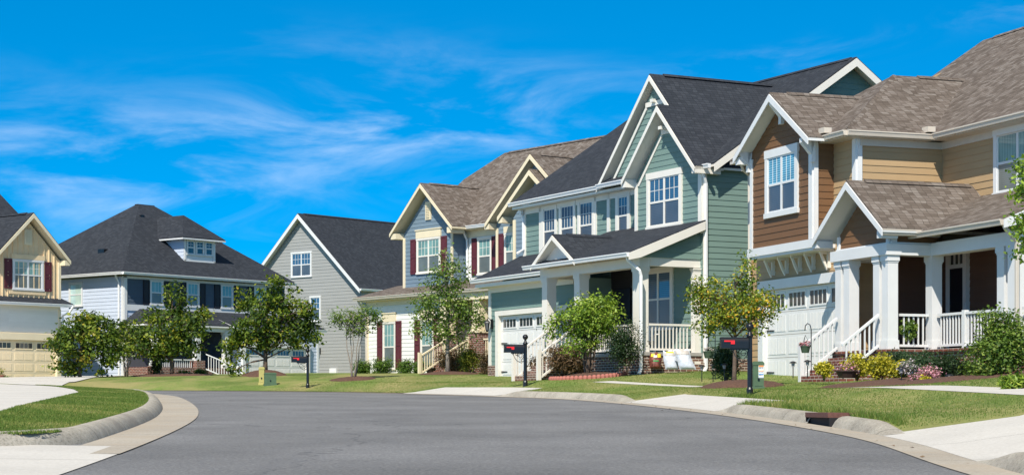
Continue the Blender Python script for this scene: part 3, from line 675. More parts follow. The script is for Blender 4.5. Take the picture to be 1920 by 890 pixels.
def orient(mb, pts, nn):
    pts = [Vector(p) for p in pts]; n = Vector((0, 0, 0))
    for i in range(len(pts)): n += pts[i].cross(pts[(i+1) % len(pts)])
    mb.poly(pts if n.dot(nn) > 0 else pts[::-1])
def clip(poly, zc, sgn):
    out = []
    for i in range(len(poly)):
        a = poly[i]; b = poly[(i+1) % len(poly)]; da = (a[1]-zc)*sgn; db = (b[1]-zc)*sgn
        if da >= -1e-9: out.append(a)
        if (da > 1e-9 and db < -1e-9) or (da < -1e-9 and db > 1e-9):
            t = da/(da-db); out.append((a[0]+(b[0]-a[0])*t, zc))
    q = []
    for p in out:
        if not q or abs(p[0]-q[-1][0])+abs(p[1]-q[-1][1]) > 1e-7: q.append(p)
    return q
def lantern(loc, rz, label, group='wall lanterns beside garage doors'):
    e = empty('wall_lantern', loc, rz, label, 'wall lantern', group)
    b = MB(); b.box(-.07, .07, -.03, 0, -.22, .12); b.tube([(0, -.03, .05), (0, -.14, .16), (0, -.2, .08)], .014, 6); b.build('bracket', BLACKM, e)
    g = MB(); g.lathe((0, -.2, 0), [(.05, -.28), (.085, -.02)], 6); g.build('glass', mat('smoked_glass', (.1, .11, .12), .1, coat=.6), e)
    c = MB(); c.lathe((0, -.2, 0), [(.11, -.02), (.09, .03), (.02, .09), (.01, .13)], 6); c.lathe((0, -.2, 0), [(.03, -.34), (.06, -.28)], 6)
    for k in range(6):
        a = k*math.pi/3; c.tube([(.052*math.cos(a), -.2+.052*math.sin(a), -.28), (.088*math.cos(a), -.2+.088*math.sin(a), -.02)], .007, 4)
    c.build('lantern_frame', BLACKM, e); return e

# ================================================================== GREEN HOUSE
G = House('green_house', 1318, 58, 28, False, .55, 'sage green two storey house with charcoal roof, nested steep gables and white trimmed porch')
zp0 = .5
G.wall(('f', 0), [(-3.85, 1.6), (0, 1.6), (0, 7.15), (-1.9, 9.05), (-3.85, 7.1)], GREEN)
G.wall(('f', .5), [(-12.3, 3.2), (-5.9, 3.2), (-5.9, 7.12), (-12.3, 7.12)], GREEN)
G.wall(('f', .5), [(-5.9, 1.2), (.0, 1.2), (0., 7.1), (-5.9, 7.1)], GREEN); G.wall(('f', .3), [(-6.0, 7.2), (-.1, 7.2), (-3.1, 10.25)], GREEN)
G.wall(('r', 0), [(0, 1.43), (10.8, 1.43), (10.8, 7.15), (5.45, 10.75), (0.1, 7.18)], GREEN)
G.wall(('l', -12.3), [(.5, .5), (10.8, .5), (10.8, 7.15), (5.45, 10.75), (.5, 7.1)], GREEN, lap=0); G.wall(('l', -12.3), [(-.9, .5), (.5, .5), (.5, 4.9), (-.9, 4.2)], GREEN, lap=0)
mb = MB(); mb.box(-12.25, -.06, .7, 10.7, 1.0, 7.0); G.put(mb, 'wall', GREEN)
mb = MB(); mb.box(-.3, .03, -.03, 10.8, .2, 1.43); G.put(mb, 'brick_foundation', BRICKT)
# main roof
zE, zR_ = 7.3, 10.92
mr = G.roof([[(-12.55, .1, zE), (.45, .1, zE), (.45, 5.45, zR_), (-12.55, 5.45, zR_)], [(-12.55, 5.45, zR_), (.45, 5.45, zR_), (.45, 11.2, zE-.2), (-12.55, 11.2, zE-.2)]], DARKROOF, TRIM)
rb = MB()
for e in (.45,):
    rb.prism([(e, .1, zE-.05), (e, 5.45, zR_-.05), (e, 5.45, zR_-.3), (e, .1, zE-.28)], (.03, 0, 0)); rb.prism([(e, 11.2, zE-.25), (e, 5.45, zR_-.05), (e, 5.45, zR_-.3), (e, 11.2, zE-.48)], (.03, 0, 0))
G.put(rb, 'rake_board', TRIM, mr)
rc = MB(); rc.prism([(-12.4, 5.3, zR_-.07), (-12.4, 5.45, zR_+.03), (-12.4, 5.6, zR_-.07)], (12.6, 0, 0)); G.put(rc, 'ridge_cap', DARKROOF, mr)
# small front gable and the larger one behind it
G.gable_f(-1.88, 2.1, -.45, .6, 7.22, 9.32, DARKROOF, TRIM, rake=.15, ridge=False)
G.gable_f(-3.12, 3.3, .06, 5.6, 7.25, 10.5, DARKROOF, TRIM, rake=.15)
G.eave_return(-3.93, .12, -.42, .5, 6.95, 7.2, TRIM); G.eave_return(.12, .1, -.42, .5, 6.98, 7.2, TRIM)
# white frames following the rakes on the gable walls
fr = MB(); fr.prism([(-3.72, -.04, 7.0), (-2.25, -.04, 8.52), (-2.25, -.04, 8.38), (-3.60, -.04, 6.98)], (0, .038, 0)); fr.prism([(-2.3, -.041, 8.45), (-1.45, -.041, 8.45), (-1.45, -.041, 8.6), (-2.3, -.041, 8.6)], (0, .038, 0))
fr.box(-1.96, -1.8, -.36, -.02, 8.55, 8.65)
fr.prism([(-5.72, .24, 7.4), (-3.6, .24, 9.57), (-3.6, .24, 9.43), (-5.58, .24, 7.4)], (0, .038, 0)); fr.prism([(-3.66, .239, 9.5), (-2.5, .239, 9.5), (-2.5, .239, 9.65), (-3.66, .239, 9.65)], (0, .038, 0))
fr.box(-3.2, -3.04, .12, .28, 9.6, 9.7)
G.put(fr, 'gable_trim', TRIM)
# pent strip under the large gable
G.roof([[(-6.25, -.05, 7.28), (-3.9, -.05, 7.28), (-3.9, .32, 7.5), (-6.25, .32, 7.5)]], DARKROOF)
G.gutter((-12.6, .1, 7.27), (-6.1, .1, 7.27), WGUT); G.gutter((-6.12, -.05, 7.28), (-4.02, -.05, 7.28), WGUT)
mb = MB(); mb.box(-12.5, -3.86, .12, .5, 7.03, 7.12); mb.box(-12.3, -3.9, .45, .5, 6.85, 7.03); G.put(mb, 'soffit', TRIM)
G.gutter((.02, -.05, 7.25), (.5, -.05, 7.25), WGUT)
# corner boards
G.boards(('f', .5), [(-12.3, -12.12, 4.9, 7.03), (-6.42, -6.24, 5.3, 7.03), (-11.1, -10.88, 5.2, 7.03), (-7.3, -7.12, 5.2, 7.03)], TRIM, t=.05)
G.boards(('f', 0), [(-3.85, -3.7, 5.2, 7.1), (-.2, 0, 5.2, 7.1)], TRIM, t=.05)
G.board(('r', 0), .0, .12, 1.3, 7.1, TRIM, t=.045)
# upper windows
for a0, a1 in ((-10.9, -9.82), (-9.66, -8.52), (-8.36, -7.24)):
    G.window(('f', .5), a0, a1, 5.2, 7.02, TRIM, PANED, SCREEN, cas=.14, head=.12, mun=(4, 2))
G.window(('f', .5), -5.85, -4.95, 5.45, 7.0, TRIM, PANED, SCREEN, cas=.16, head=.14, mun=(3, 2))
G.window(('f', 0), -3.12, -1.1, 5.5, 7.32, TRIM, PANED, SCREEN, n=2, cas=.14, head=.2, mun=(3, 2))
# garage
G.wall(('f', -.9), [(-12.3, 1.4), (-6.1, 1.4), (-6.1, 4.25), (-12.3, 4.25)], GREEN)
mb = MB(); mb.box(-12.3, -6.0, -.88, .5, .4, 4.2); G.put(mb, 'wall', GREEN)
mb = MB(); mb.box(-12.34, -11.55, -.95, -.6, .3, 1.43); G.put(mb, 'brick_foundation', BRICKT)
G.roof([[(-12.6, -1.4, 4.5), (-5.9, -1.4, 4.5), (-5.9, .52, 5.4), (-12.6, .52, 5.4)]], DARKROOF, TRIM)
G.gutter((-12.65, -1.4, 4.47), (-6.2, -1.4, 4.47), WGUT)
mb = MB(); mb.box(-12.5, -6.2, -1.38, -.88, 4.18, 4.3); mb.box(-12.3, -6.2, -.96, -.9, 4.0, 4.18); G.put(mb, 'soffit', TRIM)
G.board(('f', -.9), -12.3, -12.13, 1.43, 4.05, TRIM, t=.05)
G.garage(-.9, -11.3, -6.45, 1.0, 3.15, GDW, TRIM, cas=.22, head=.17)
G.spout([(-12.32, .42, 7.2), (-12.32, .38, 6.9), (-12.2, .42, 6.7), (-12.2, .42, 5.6), (-12.3, .2, 5.45)], WGUT)
lantern(G.w(-12.0, -.95, 2.95), G.th, 'black wall lantern on green siding left of the white garage door')
# porch
mb = MB(); mb.box(-6.35, -.08, -2.15, 0.4, .3, 1.52); G.put(mb, 'brick_porch_base', BRICKT)
mb = MB(); mb.box(-6.4, -.05, -2.2, .45, 1.5, 1.6); G.put(mb, 'porch_floor', mat('grey_porch_floor', (.35, .33, .3), .8))
mb = MB()
for i in range(4): mb.box(-5.8, -4.3, -2.15-.3*(i+1), -2.15-.3*i, .3, 1.6-.16*(i+1))
G.put(mb, 'steps', BRICKT)
for u in (-6.05, -3.95, -.42): G.column(u, -1.95, 1.6, 4.15, TRIM, .34)
G.column(-.2, -.12, 1.25, 4.15, TRIM, .22, cap=.05, base=.05)
mb = MB(); mb.box(-6.35, -.2, -2.12, -1.78, 4.13, 4.42); mb.box(-.42, -.12, -1.78, .0, 4.17, 4.42); mb.box(-6.35, -6.1, -1.78, -.9, 4.13, 4.42); G.put(mb, 'porch_beam', TRIM)
mb = MB(); mb.box(-6.3, -.2, -2.1, .5, 4.43, 4.47); G.put(mb, 'porch_ceiling', mat('cream_porch_ceiling', (.55, .48, .38), .7))
G.roof([[(-6.35, -2.65, 4.55), (.12, -2.65, 4.55), (.12, .02, 5.6), (-6.35, .02, 5.6)], [(-6.35, .0, 5.592), (-3.87, .0, 5.592), (-3.87, .5, 5.79), (-6.35, .5, 5.79)]], DARKROOF, TRIM)
mb = MB(); mb.prism([(.12, -2.7, 4.5), (.12, .0, 5.55), (.12, .0, 5.3), (.12, -2.3, 4.38), (.12, -2.7, 4.3)], (.03, 0, 0)); mb.prism([(-.06, -2.1, 4.62), (-.06, .0, 5.42), (-.06, 0, 5.27), (-.06, -2.1, 4.47)], (.05, 0, 0)); G.put(mb, 'rake_board', TRIM)
G.wall(('r', -.1), [(-2.2, 4.42), (-.02, 4.42), (-.02, 5.4), (-2.2, 4.56)], GREEN)
G.gutter((-6.4, -2.65, 4.52), (.1, -2.65, 4.52), WGUT)
G.gable_f(-4.45, 1.42, -2.72, -.3, 4.52, 5.42, DARKROOF, TRIM, rake=.12)
mb = MB(); mb.prism([(-5.6, -2.4, 4.6), (-3.3, -2.4, 4.6), (-4.45, -2.4, 5.3)], (0, .06, 0)); G.put(mb, 'gable_panel', TRIM)
G.spout([(-.15, -2.62, 4.5), (-.15, -2.55, 4.3), (.0, -2.25, 4.0), (.0, -2.2, 3.85), (.0, -2.2, 1.1), (.05, -2.3, .95)], WGUT)
G.spout([(.1, -.08, 7.15), (.12, -.06, 6.95), (.07, .06, 6.7), (.07, .07, 1.15), (.1, -.05, .98)], WGUT)
G.spout([(-4.0, .0, 7.15), (-4.1, .2, 6.95), (-3.98, .4, 6.8), (-3.98, .42, 5.95), (-4.1, .3, 5.85)], WGUT)
# porch wall: door and windows
mb = MB(); mb.box(-5.98, -4.62, .36, .5, 1.6, 4.42); G.put(mb, 'door_recess_shade', DARK); mb = MB(); mb.box(-4.62, -4.5, .34, .5, 1.6, 4.42); G.put(mb, 'door_casing', TRIM); mb = MB(); mb.box(-5.6, -4.7, .30, .36, 1.6, 3.8); G.put(mb, 'front_door', BLACKDOOR)  # black slab on the wall paints the deep shade around the door
G.window(('f', 0), -3.35, -1.6, 2.35, 4.32, TRIM, PANED, SCREEN, n=2, cas=.14, head=.14, mun=(1, 1))
G.rail((-3.75, -1.97, 1.6), (-.62, -1.97, 1.6), TRIM); G.rail((-.3, -1.75, 1.6), (-.3, -.25, 1.6), TRIM)
for u, nm in ((-5.85, 0), (-4.2, 1)):
    G.rail((u, -3.35, .75), (u, -2.12, 1.6), TRIM, posts=((0, 1.0),))

# ================================================================== BROWN HOUSE
B = House('brown_house', 1520, 50, 19.7, False, .5, 'brown and beige two storey house with cantilevered bay, weathered brown roof and columned portico')
B.wall(('f', .6), [(-4.65, .5), (1.35, .5), (1.35, 6.85), (-4.65, 6.85)], BEIGE)
B.wall(('r', 1.35), [(.6, 4.0), (3.1, 4.0), (3.1, 6.85), (.6, 6.85)], BEIGE); B.wall(('r', 1.35), [(.6, 1.3), (1.75, 1.3), (1.75, 4.0), (.6, 4.0)], BEIGE); B.wall(('r', 1.35), [(1.75, 1.3), (3.1, 1.3), (3.1, 4.0), (1.75, 4.0)], MAROONW)  # rear lower stretch coloured brown to paint the deep porch shade
B.wall(('l', -4.65), [(.6, .5), (14, .5), (14, 6.85), (8.5, 10.6), (.6, 6.85)], BEIGE, lap=0)
B.wall(('f', 3.1), [(1.35, 4.0), (9.8, 4.0), (9.8, 6.85), (1.35, 6.85)], BEIGE)
B.wall(('f', 3.1), [(1.35, .5), (9.8, .5), (9.8, 4.0), (1.35, 4.0)], MAROONW)
B.wall(('r', 9.8), [(3.1, .5), (14, .5), (14, 6.85), (8.5, 10.6), (3.1, 6.85)], BEIGE)
mb = MB(); mb.box(-4.6, 1.2, .8, 13.8, .5, 6.7); mb.box(1.2, 9.65, 3.3, 13.8, .5, 6.7); B.put(mb, 'wall', BEIGE)
B.boards(('f', .6), [(1.17, 1.35, 4.5, 6.85)], TRIMC, t=.05); B.board(('r', 1.35), .6, .72, 4.9, 6.85, TRIMC, t=.05)
B.boards(('f', .6), [(-4.65, -4.5, .8, 6.8)], BEIGE, t=.05)
# bay
B.wall(('f', 0), [(-3.4, 4.32), (.15, 4.32), (.15, 6.95), (-1.6, 8.1), (-3.4, 6.95)], BROWN)
B.wall(('r', .15), [(0, 4.32), (.6, 4.32), (.6, 6.9), (0, 6.9)], BROWN); B.wall(('l', -3.4), [(0, 4.32), (.6, 4.32), (.6, 6.9), (0, 6.9)], BROWN)
B.boards(('f', 0), [(-3.4, -3.27, 4.33, 6.8), (-.03, .15, 4.33, 6.9)], TRIMC, t=.05); B.board(('r', .15), 0, .12, 4.33, 6.9, TRIMC, t=.045)
mb = MB(); mb.box(-3.5, .25, -.08, .62, 4.1, 4.32); mb.box(-3.45, .2, -.04, .62, 4.03, 4.1); B.put(mb, 'bay_sill_band', TRIMC)
for u in (-3.15, -2.35, -1.6, -.85, -.02):
    mb = MB(); mb.box(u-.035, u+.035, .50, .6, 3.60, 4.03); mb.box(u-.032, u+.032, .26, .48, 3.96, 4.03); mb.prism([(u-.03, .28, 3.96), (u-.03, .34, 3.96), (u-.03, .42, 3.80), (u-.03, .48, 3.64), (u-.03, .48, 3.54), (u-.03, .38, 3.72)], (.06, 0, 0)); B.put(mb, 'bracket', TRIM)
B.window(('f', 0), -2.48, -.62, 5.08, 6.92, TRIMC, PANEB, SCREEN, n=2, cas=.15, head=.22, mun=(3, 1))
B.gable_f(-1.5, 2.15, -.42, 3.3, 6.92, 8.36, BROWNROOF, TRIMC, rake=.17)
for u, z in ((-3.42, 6.55), (-1.5, 7.62), (.2, 6.4)):
    mb = MB(); mb.box(u-.07, u+.07, -.12, -.0, z-.1, z+.5); mb.prism([(u-.07, -.4, z+.4), (u-.07, -.4, z+.52), (u-.07, 0, z+.52), (u-.07, -.12, z+.1)], (.14, 0, 0)); B.put(mb, 'bracket', TRIMC)
B.eave_return(-3.5, .12, -.38, .6, 6.66, 6.86, TRIMC)
# wing roof (hip) and main roof
zw = 6.98; ap = zw+2.08; ap_s = 2.08/3.33
B.roof([[(-4.98, .12, zw), (1.68, .12, zw), (-1.65, 3.45, ap)], [(1.68, .12, zw), (1.68, 8.5, zw), (-1.65, 8.5, ap), (-1.65, 3.45, ap)], [(-4.98, 8.5, zw), (-4.98, .12, zw), (-1.65, 3.45, ap), (-1.65, 8.5, ap)]], BROWNROOF, TAUPE)
hc = MB(); hc.prism([(1.68-.14, .12, zw+.0), (1.68-.02, .12+.02, zw+.035), (1.68, .12+.14, zw)], (-3.3, 3.3, 3.3*ap_s)); B.put(hc, 'ridge_cap', BROWNROOF)
hc = MB(); hc.prism([(-1.8, 4.2, ap-.06), (-1.65, 4.2, ap+.035), (-1.5, 4.2, ap-.06)], (0, 3.0, 0)); B.put(hc, 'ridge_cap', BROWNROOF)
mz = 10.93
B.roof([[(-4.95, 2.6, zw), (10.2, 2.6, zw), (10.2, 8.5, mz), (-4.95, 8.5, mz)], [(-4.95, 8.5, mz), (10.2, 8.5, mz), (10.2, 14.4, zw), (-4.95, 14.4, zw)]], BROWNROOF, TAUPE)
hc = MB(); hc.prism([(-4.3, 8.35, mz-.07), (-4.3, 8.5, mz+.03), (-4.3, 8.65, mz-.07)], (13.5, 0, 0)); B.put(hc, 'ridge_cap', BROWNROOF)
B.gutter((.55, .12, zw-.03), (1.68, .12, zw-.03), TAUPE); B.gutter((1.68, .12, zw-.03), (1.68, 2.72, zw-.03), TAUPE, r=.06); B.gutter((1.85, 2.6, zw-.03), (10.2, 2.6, zw-.03), TAUPE)
mb = MB(); mb.box(.2, 1.66, .14, .6, 6.8, 6.86); mb.box(1.35, 1.66, .6, 3.0, 6.8, 6.86); mb.box(1.36, 10, 2.62, 3.1, 6.8, 6.86); mb.box(1.36, 1.42, .65, 3.05, 6.62, 6.8); mb.box(1.42, 9.7, 3.04, 3.1, 6.62, 6.8); B.put(mb, 'soffit', TAUPE)
mb = MB(); mb.box(.45, .75, -.02, .2, zw+.02, zw+.16); B.put(mb, 'gutter_guard', TAUPE); mb = MB(); mb.box(1.5, 1.8, 2.4, 2.62, zw+.02, zw+.16); B.put(mb, 'gutter_guard', TAUPE)
B.window(('f', 3.1), 3.75, 5.75, 5.12, 6.85, TRIMC, PANET, SCREENG, n=2, cas=.14, head=.2, mun=(1, 1))
# garage
B.garage(.6, -3.55, 1.15, .7, 3.2, GDW, TRIMC, cas=.28, head=.26)
B.spout([(-4.3, .1, 6.9), (-4.45, .3, 6.65), (-4.5, .5, 6.5), (-4.5, .52, .9)], TAUPE)
# portico
pz = 1.36
mb = MB(); mb.box(1.5, 4.15, -.2, 3.0, .2, pz-.06); mb.box(4.1, 9.0, 1.0, 3.0, .2, pz-.061); B.put(mb, 'brick_porch_base', BRICK)
mb = MB(); mb.box(1.45, 4.2, -.25, 3.05, pz-.06, pz); mb.box(4.2, 9.05, .92, 3.05, pz-.06, pz-.001); B.put(mb, 'porch_floor', BRICK)
mb = MB()
for i in range(4): mb.box(1.75, 3.75, -.2-.26*(i+1), -.2-.26*i, .2, pz-.02-.15*(i+1))
B.put(mb, 'steps', BRICK)
cz = 3.62
for u, v in ((1.68, .0), (2.10, .0), (3.54, .0), (3.95, .0), (3.95, 1.22), (7.0, 1.2), (7.42, 1.2)): B.column(u, v, pz, cz, TRIMC, .28)
mb = MB(); mb.box(1.42, 4.16, -.22, .2, cz, cz+.26); mb.box(3.76, 4.14, .2, 1.4, cz, cz+.26); mb.box(4.14, 7.7, 1.02, 1.38, cz, cz+.3); mb.box(7.3, 7.68, 1.38, 3.0, cz, cz+.3); mb.box(1.45, 1.8, .2, 1.2, cz, cz+.25); B.put(mb, 'porch_beam', TRIMC)
mb = MB(); mb.box(1.5, 4.1, -.1, 3.05, cz+.27, cz+.31); mb.box(4.1, 7.5, 1.2, 3.05, cz+.31, cz+.34); B.put(mb, 'porch_ceiling', TRIMC)
B.wall(('f', -.02), [(1.6, cz+.26), (3.98, cz+.26), (3.98, 4.3), (2.72, 5.15), (1.6, 4.3)], BROWN)
B.wall(('r', 4.0), [(0, cz+.26), (1.3, cz+.26), (1.3, 4.3), (0, 4.3)], BROWN); B.boards(('f', -.02), [(3.88, 4.0, cz+.26, 4.3), (1.5, 1.62, cz+.2, 4.25)], TRIMC, t=.05); B.board(('r', 4.0), 0, .14, cz+.26, 4.25, TRIMC, t=.05); B.board(('r', 4.0), .14, 1.35, 4.08, 4.25, TRIMC, t=.05)
B.gable_f(2.74, 1.72, -.5, 3.1, 4.25, 5.55, BROWNROOF, TRIMC, rake=.16)
B.eave_return(1.05, .12, -.46, .0, 4.0, 4.18, TRIMC); B.eave_return(4.22, .1, -.46, .0, 4.0, 4.18, TRIMC)
B.gutter((4.34, -.5, 4.2), (4.34, 1.1, 4.2), TAUPE)
B.roof([[(3.9, .55, 4.18), (7.95, .55, 4.18), (7.95, 3.1, 5.25), (2.6, 3.1, 5.25), (2.9, 1.6, 4.62)]], BROWNROOF, TAUPE)
B.gutter((3.85, .55, 4.15), (7.9, .55, 4.15), TAUPE)
mb = MB(); mb.prism([(7.95, .5, 4.14), (7.95, 3.1, 5.2), (7.95, 3.1, 4.95), (7.95, .9, 4.05), (7.95, .5, 3.95)], (.03, 0, 0)); B.put(mb, 'rake_board', TRIMC)
B.wall(('r', 7.6), [(1.2, 3.92), (3.1, 3.92), (3.1, 5.0), (1.2, 4.25)], BEIGE)
B.spout([(7.75, .6, 4.12), (7.75, .7, 3.95), (7.72, 1.0, 3.7), (7.7, 1.02, 3.55), (7.7, 1.02, 1.0)], TAUPE)
# railings and stair rails
B.rail((3.95, .25, pz), (3.95, 1.05, pz), TRIMC); B.rail((4.15, 1.22, pz), (6.75, 1.22, pz), TRIMC, posts=((.45, .9),)); B.rail((7.62, 1.4, pz), (7.62, 3.0, pz), TRIMC)
B.rail((7.7, 1.2, pz), (9.0, 1.2, pz), TRIMC)
B.rail((1.72, -1.2, .62), (1.72, -.2, pz), TRIMC, posts=((0, .95),)); B.rail((3.75, -1.2, .62), (3.75, -.2, pz), TRIMC)
# door
mb = MB(); mb.box(1.86, 2.48, 3.0, 3.1, pz, 3.5); B.put(mb, 'front_door', BLACKDOOR)
fr = MB(); fr.box(1.7, 1.86, 2.98, 3.1, pz, 3.95); fr.box(2.48, 2.64, 2.98, 3.1, pz, 3.95); fr.box(1.86, 2.48, 2.98, 3.1, 3.5, 3.6); fr.box(1.86, 2.48, 2.98, 3.1, 3.86, 3.95)
for k in (1, 2): fr.box(1.86+.62*k/3-.015, 1.86+.62*k/3+.015, 2.99, 3.05, 3.6, 3.86)
B.put(fr, 'door_frame', TRIMC); mb = MB(); mb.box(1.86, 2.48, 3.03, 3.1, 3.6, 3.86); B.put(mb, 'transom_window', PANEK)
B.window(('f', 3.1), 4.9, 6.7, 1.9, 3.7, TRIMC, PANEK, PANEK, n=2, cas=.14, head=.16, mun=(1, 1))

# ================================================================== BLUE / WHITE CRAFTSMAN
M = House('blue_gabled_house', 800, 86, 38, False, 1.1, 'two storey house with slate blue gables, cream trim, maroon shutters and brown roof')
M.wall(('f', -1.2), [(-3.0, 1.0), (3.0, 1.0), (3.0, 4.75), (-3.0, 4.75)], WHITE)
M.wall(('l', -3.0), [(-1.2, 1.0), (9, 1.0), (9, 4.75), (-1.2, 4.75)], WHITE, lap=0)
mb = MB(); mb.box(-2.9, 13, .95, 11, 1, 5.2); mb.box(-1.7, 13, .95, 11, 5.2, 7.75); mb.box(-2.9, 2.8, -1.0, .95, 1, 4.7); M.put(mb, 'wall', WHITE)
M.roof([[(-3.35, -1.65, 4.93), (12.5, -1.65, 4.93), (12.5, .75, 5.55), (-3.35, .75, 5.55)]], BROWNROOF, CREAM)
M.gutter((-3.35, -1.65, 4.9), (9, -1.65, 4.9), TAUPE)
mb = MB(); mb.box(-3.2, 9, -1.6, -1.2, 4.72, 4.78); mb.box(-3.0, 3.0, -1.26, -1.2, 4.5, 4.72); M.put(mb, 'soffit', CREAM)
M.boards(('f', -1.2), [(-3.0, -2.84, 1.2, 4.5)], CREAM, t=.05)
mb = MB(); mb.box(-3.02, 3.0, -1.25, -1.1, .8, 1.35); M.put(mb, 'brick_foundation', BRICK)
for a in (-1.65, 1.28):
    M.window(('f', -1.2), a, a+.98, 1.6, 3.75, TRIM, PANET, SCREENG, cas=.08, head=.08, mun=(3, 2), split=.48)
    M.board(('f', -1.2), a-.03, a+1.01, 3.76, 4.12, CREAM, t=.07); M.board(('f', -1.2), a-.07, a+1.05, 4.12, 4.17, CREAM, t=.1)
    M.shutter(('f', -1.2), a-.46, a-.04, 1.65, 3.78, MAROON); M.shutter(('f', -1.2), a+1.02, a+1.44, 1.65, 3.78, MAROON)
# upper gable one
M.wall(('f', 0), [(-1.8, 5.0), (2.02, 5.0), (2.02, 7.75), (.15, 9.5), (-1.8, 7.75)], BLUE)
M.wall(('r', 2.02), [(0, 5.2), (.9, 5.2), (.9, 7.75), (0, 7.75)], BLUE); M.wall(('l', -1.8), [(0, 5.0), (9, 5.0), (9, 7.75), (0, 7.75)], BLUE)
M.gable_f(.2, 2.4, -.5, 4.8, 7.85, 9.92, BROWNROOF, CREAM, rake=.15)
M.eave_return(-1.97, .2, -.46, .3, 7.55, 7.8, CREAM); M.eave_return(2.3, .14, -.46, .3, 7.55, 7.8, CREAM)
M.boards(('f', 0), [(-1.8, -1.64, 5.2, 7.6), (1.88, 2.02, 5.2, 7.6)], CREAM, t=.05)
M.window(('f', 0), -.72, 1.1, 5.9, 7.5, TRIM, PANET, SCREENG, n=2, cas=.08, head=.08, mun=(3, 2))
M.board(('f', 0), -.76, 1.14, 7.51, 7.85, CREAM, t=.07); M.board(('f', 0), -.8, 1.18, 7.85, 7.9, CREAM, t=.1)
M.shutter(('f', 0), -1.2, -.78, 5.92, 7.5, MAROON); M.shutter(('f', 0), 1.16, 1.58, 5.92, 7.5, MAROON)
v_ = MB(); v_.box(-.02, .38, -.07, 0, 8.3, 9.1)
for k in range(9): v_.box(.05, .31, -.1, -.07, 8.38+k*.075, 8.38+k*.075+.04)
M.put(v_, 'gable_vent', CREAM)
# recess with window
M.wall(('f', .75), [(2.02, 5.3), (4.7, 5.3), (4.7, 7.75), (2.02, 7.75)], WHITE)
M.board(('f', .75), 2.0, 4.75, 7.4, 7.75, CREAM, t=.05)
M.gutter((2.3, .35, 7.87), (4.6, .35, 7.87), WGUT); mb = MB(); mb.box(2.0, 4.7, .35, .75, 7.7, 7.76); M.put(mb, 'soffit', CREAM)
M.window(('f', .75), 2.85, 3.85, 5.7, 7.35, TRIM, PANET, SCREENG, cas=.08, head=.08, mun=(3, 2)); M.shutter(('f', .75), 2.42, 2.82, 5.7, 7.35, MAROON); M.shutter(('f', .75), 3.88, 4.28, 5.7, 7.35, MAROON)
M.spout([(2.3, .3, 7.75), (2.2, .5, 7.5), (2.15, .65, 7.3), (2.15, .68, 5.6)], WGUT)
# gable two and the small nested gable
M.wall(('f', .3), [(4.75, 5.2), (10.2, 5.2), (10.2, 7.75), (7.5, 10.2), (4.75, 7.75)], BLUE); M.wall(('l', 4.75), [(.3, 5.2), (.9, 5.2), (.9, 7.75), (.3, 7.75)], BLUE)
M.gable_f(7.62, 3.1, -.15, 6, 7.85, 10.5, BROWNROOF, CREAM, rake=.17)
M.eave_return(4.6, .16, -.12, .6, 7.55, 7.8, CREAM); M.boards(('f', .3), [(4.75, 4.9, 5.4, 7.6)], CREAM, t=.05)
M.window(('f', .3), 5.35, 6.15, 5.75, 7.35, TRIM, PANET, SCREENG, cas=.08, head=.08, mun=(3, 2)); M.board(('f', .3), 5.32, 6.18, 7.36, 7.62, CREAM, t=.07); M.shutter(('f', .3), 4.95, 5.3, 5.75, 7.35, MAROON)
M.wall(('f', -.1), [(6.45, 5.2), (9.6, 5.2), (9.6, 7.9), (8.0, 9.3), (6.45, 7.9)], BLUE); M.wall(('l', 6.45), [(-.1, 5.2), (.3, 5.2), (.3, 7.9), (-.1, 7.9)], BLUE); M.boards(('f', -.1), [(6.45, 6.62, 5.4, 7.8)], CREAM, t=.05)
M.gable_f(8.0, 2.15, -.5, 3.5, 8.0, 9.78, BROWNROOF, CREAM, rake=.18); M.eave_return(5.98, .16, -.46, .1, 7.7, 7.95, CREAM)
# main roof with clipped end
sl_ = .85
def mz_(v): return 7.88+sl_*(v-.4)
M.roof([[(-2.0, .4, mz_(.4)), (13, .4, mz_(.4)), (13, 5.0, mz_(5)), (-.75, 5.0, mz_(5)), (-2.0, 3.55, mz_(3.55))],
        [(-2.0, 3.55, mz_(3.55)), (-.75, 5.0, mz_(5)), (-2.0, 6.45, mz_(3.55))],
        [(-2.0, 9.6, mz_(.4)), (-2.0, 6.45, mz_(3.55)), (-.75, 5.0, mz_(5)), (13, 5.0, mz_(5)), (13, 9.6, mz_(.4))]], BROWNROOF, CREAM)
M.wall(('l', -1.8), [(.5, 7.7), (9.5, 7.7), (6.45, 10.3), (3.55, 10.3)], BLUE, lap=0)
hc = MB(); hc.prism([(-.4, 4.85, mz_(5)-.07), (-.4, 5, mz_(5)+.03), (-.4, 5.15, mz_(5)-.07)], (13, 0, 0)); M.put(hc, 'ridge_cap', BROWNROOF)
# porch bits at right
mb = MB(); mb.box(3.0, 9.5, -1.6, .95, 1.0, 1.95); M.put(mb, 'brick_porch_base', BRICK)
M.wall(('f', .75), [(3.0, 1.9), (9.5, 1.9), (9.5, 4.75), (3.0, 4.75)], CREAM, lap=0)
M.wall(('r', 3.0), [(-1.2, 1.0), (.75, 1.0), (.75, 4.7), (-1.2, 4.7)], WHITE)
for u in (3.35, 5.7):
    mb = MB(); mb.box(u-.36, u+.36, -1.66, -.98, .9, 3.05); M.put(mb, 'brick_pier', BRICK)
    mb = MB(); mb.box(u-.41, u+.41, -1.7, -.93, 3.05, 3.13); mb.prism([(u-.3, -1.58, 3.13), (u+.3, -1.58, 3.13), (u+.22, -1.5, 4.6), (u-.22, -1.5, 4.6)], (0, .5, 0)); M.put(mb, 'column', CREAM)
mb = MB(); mb.box(3.0, 9, -1.58, -1.05, 4.45, 4.75); M.put(mb, 'porch_beam', CREAM)
mb = MB()
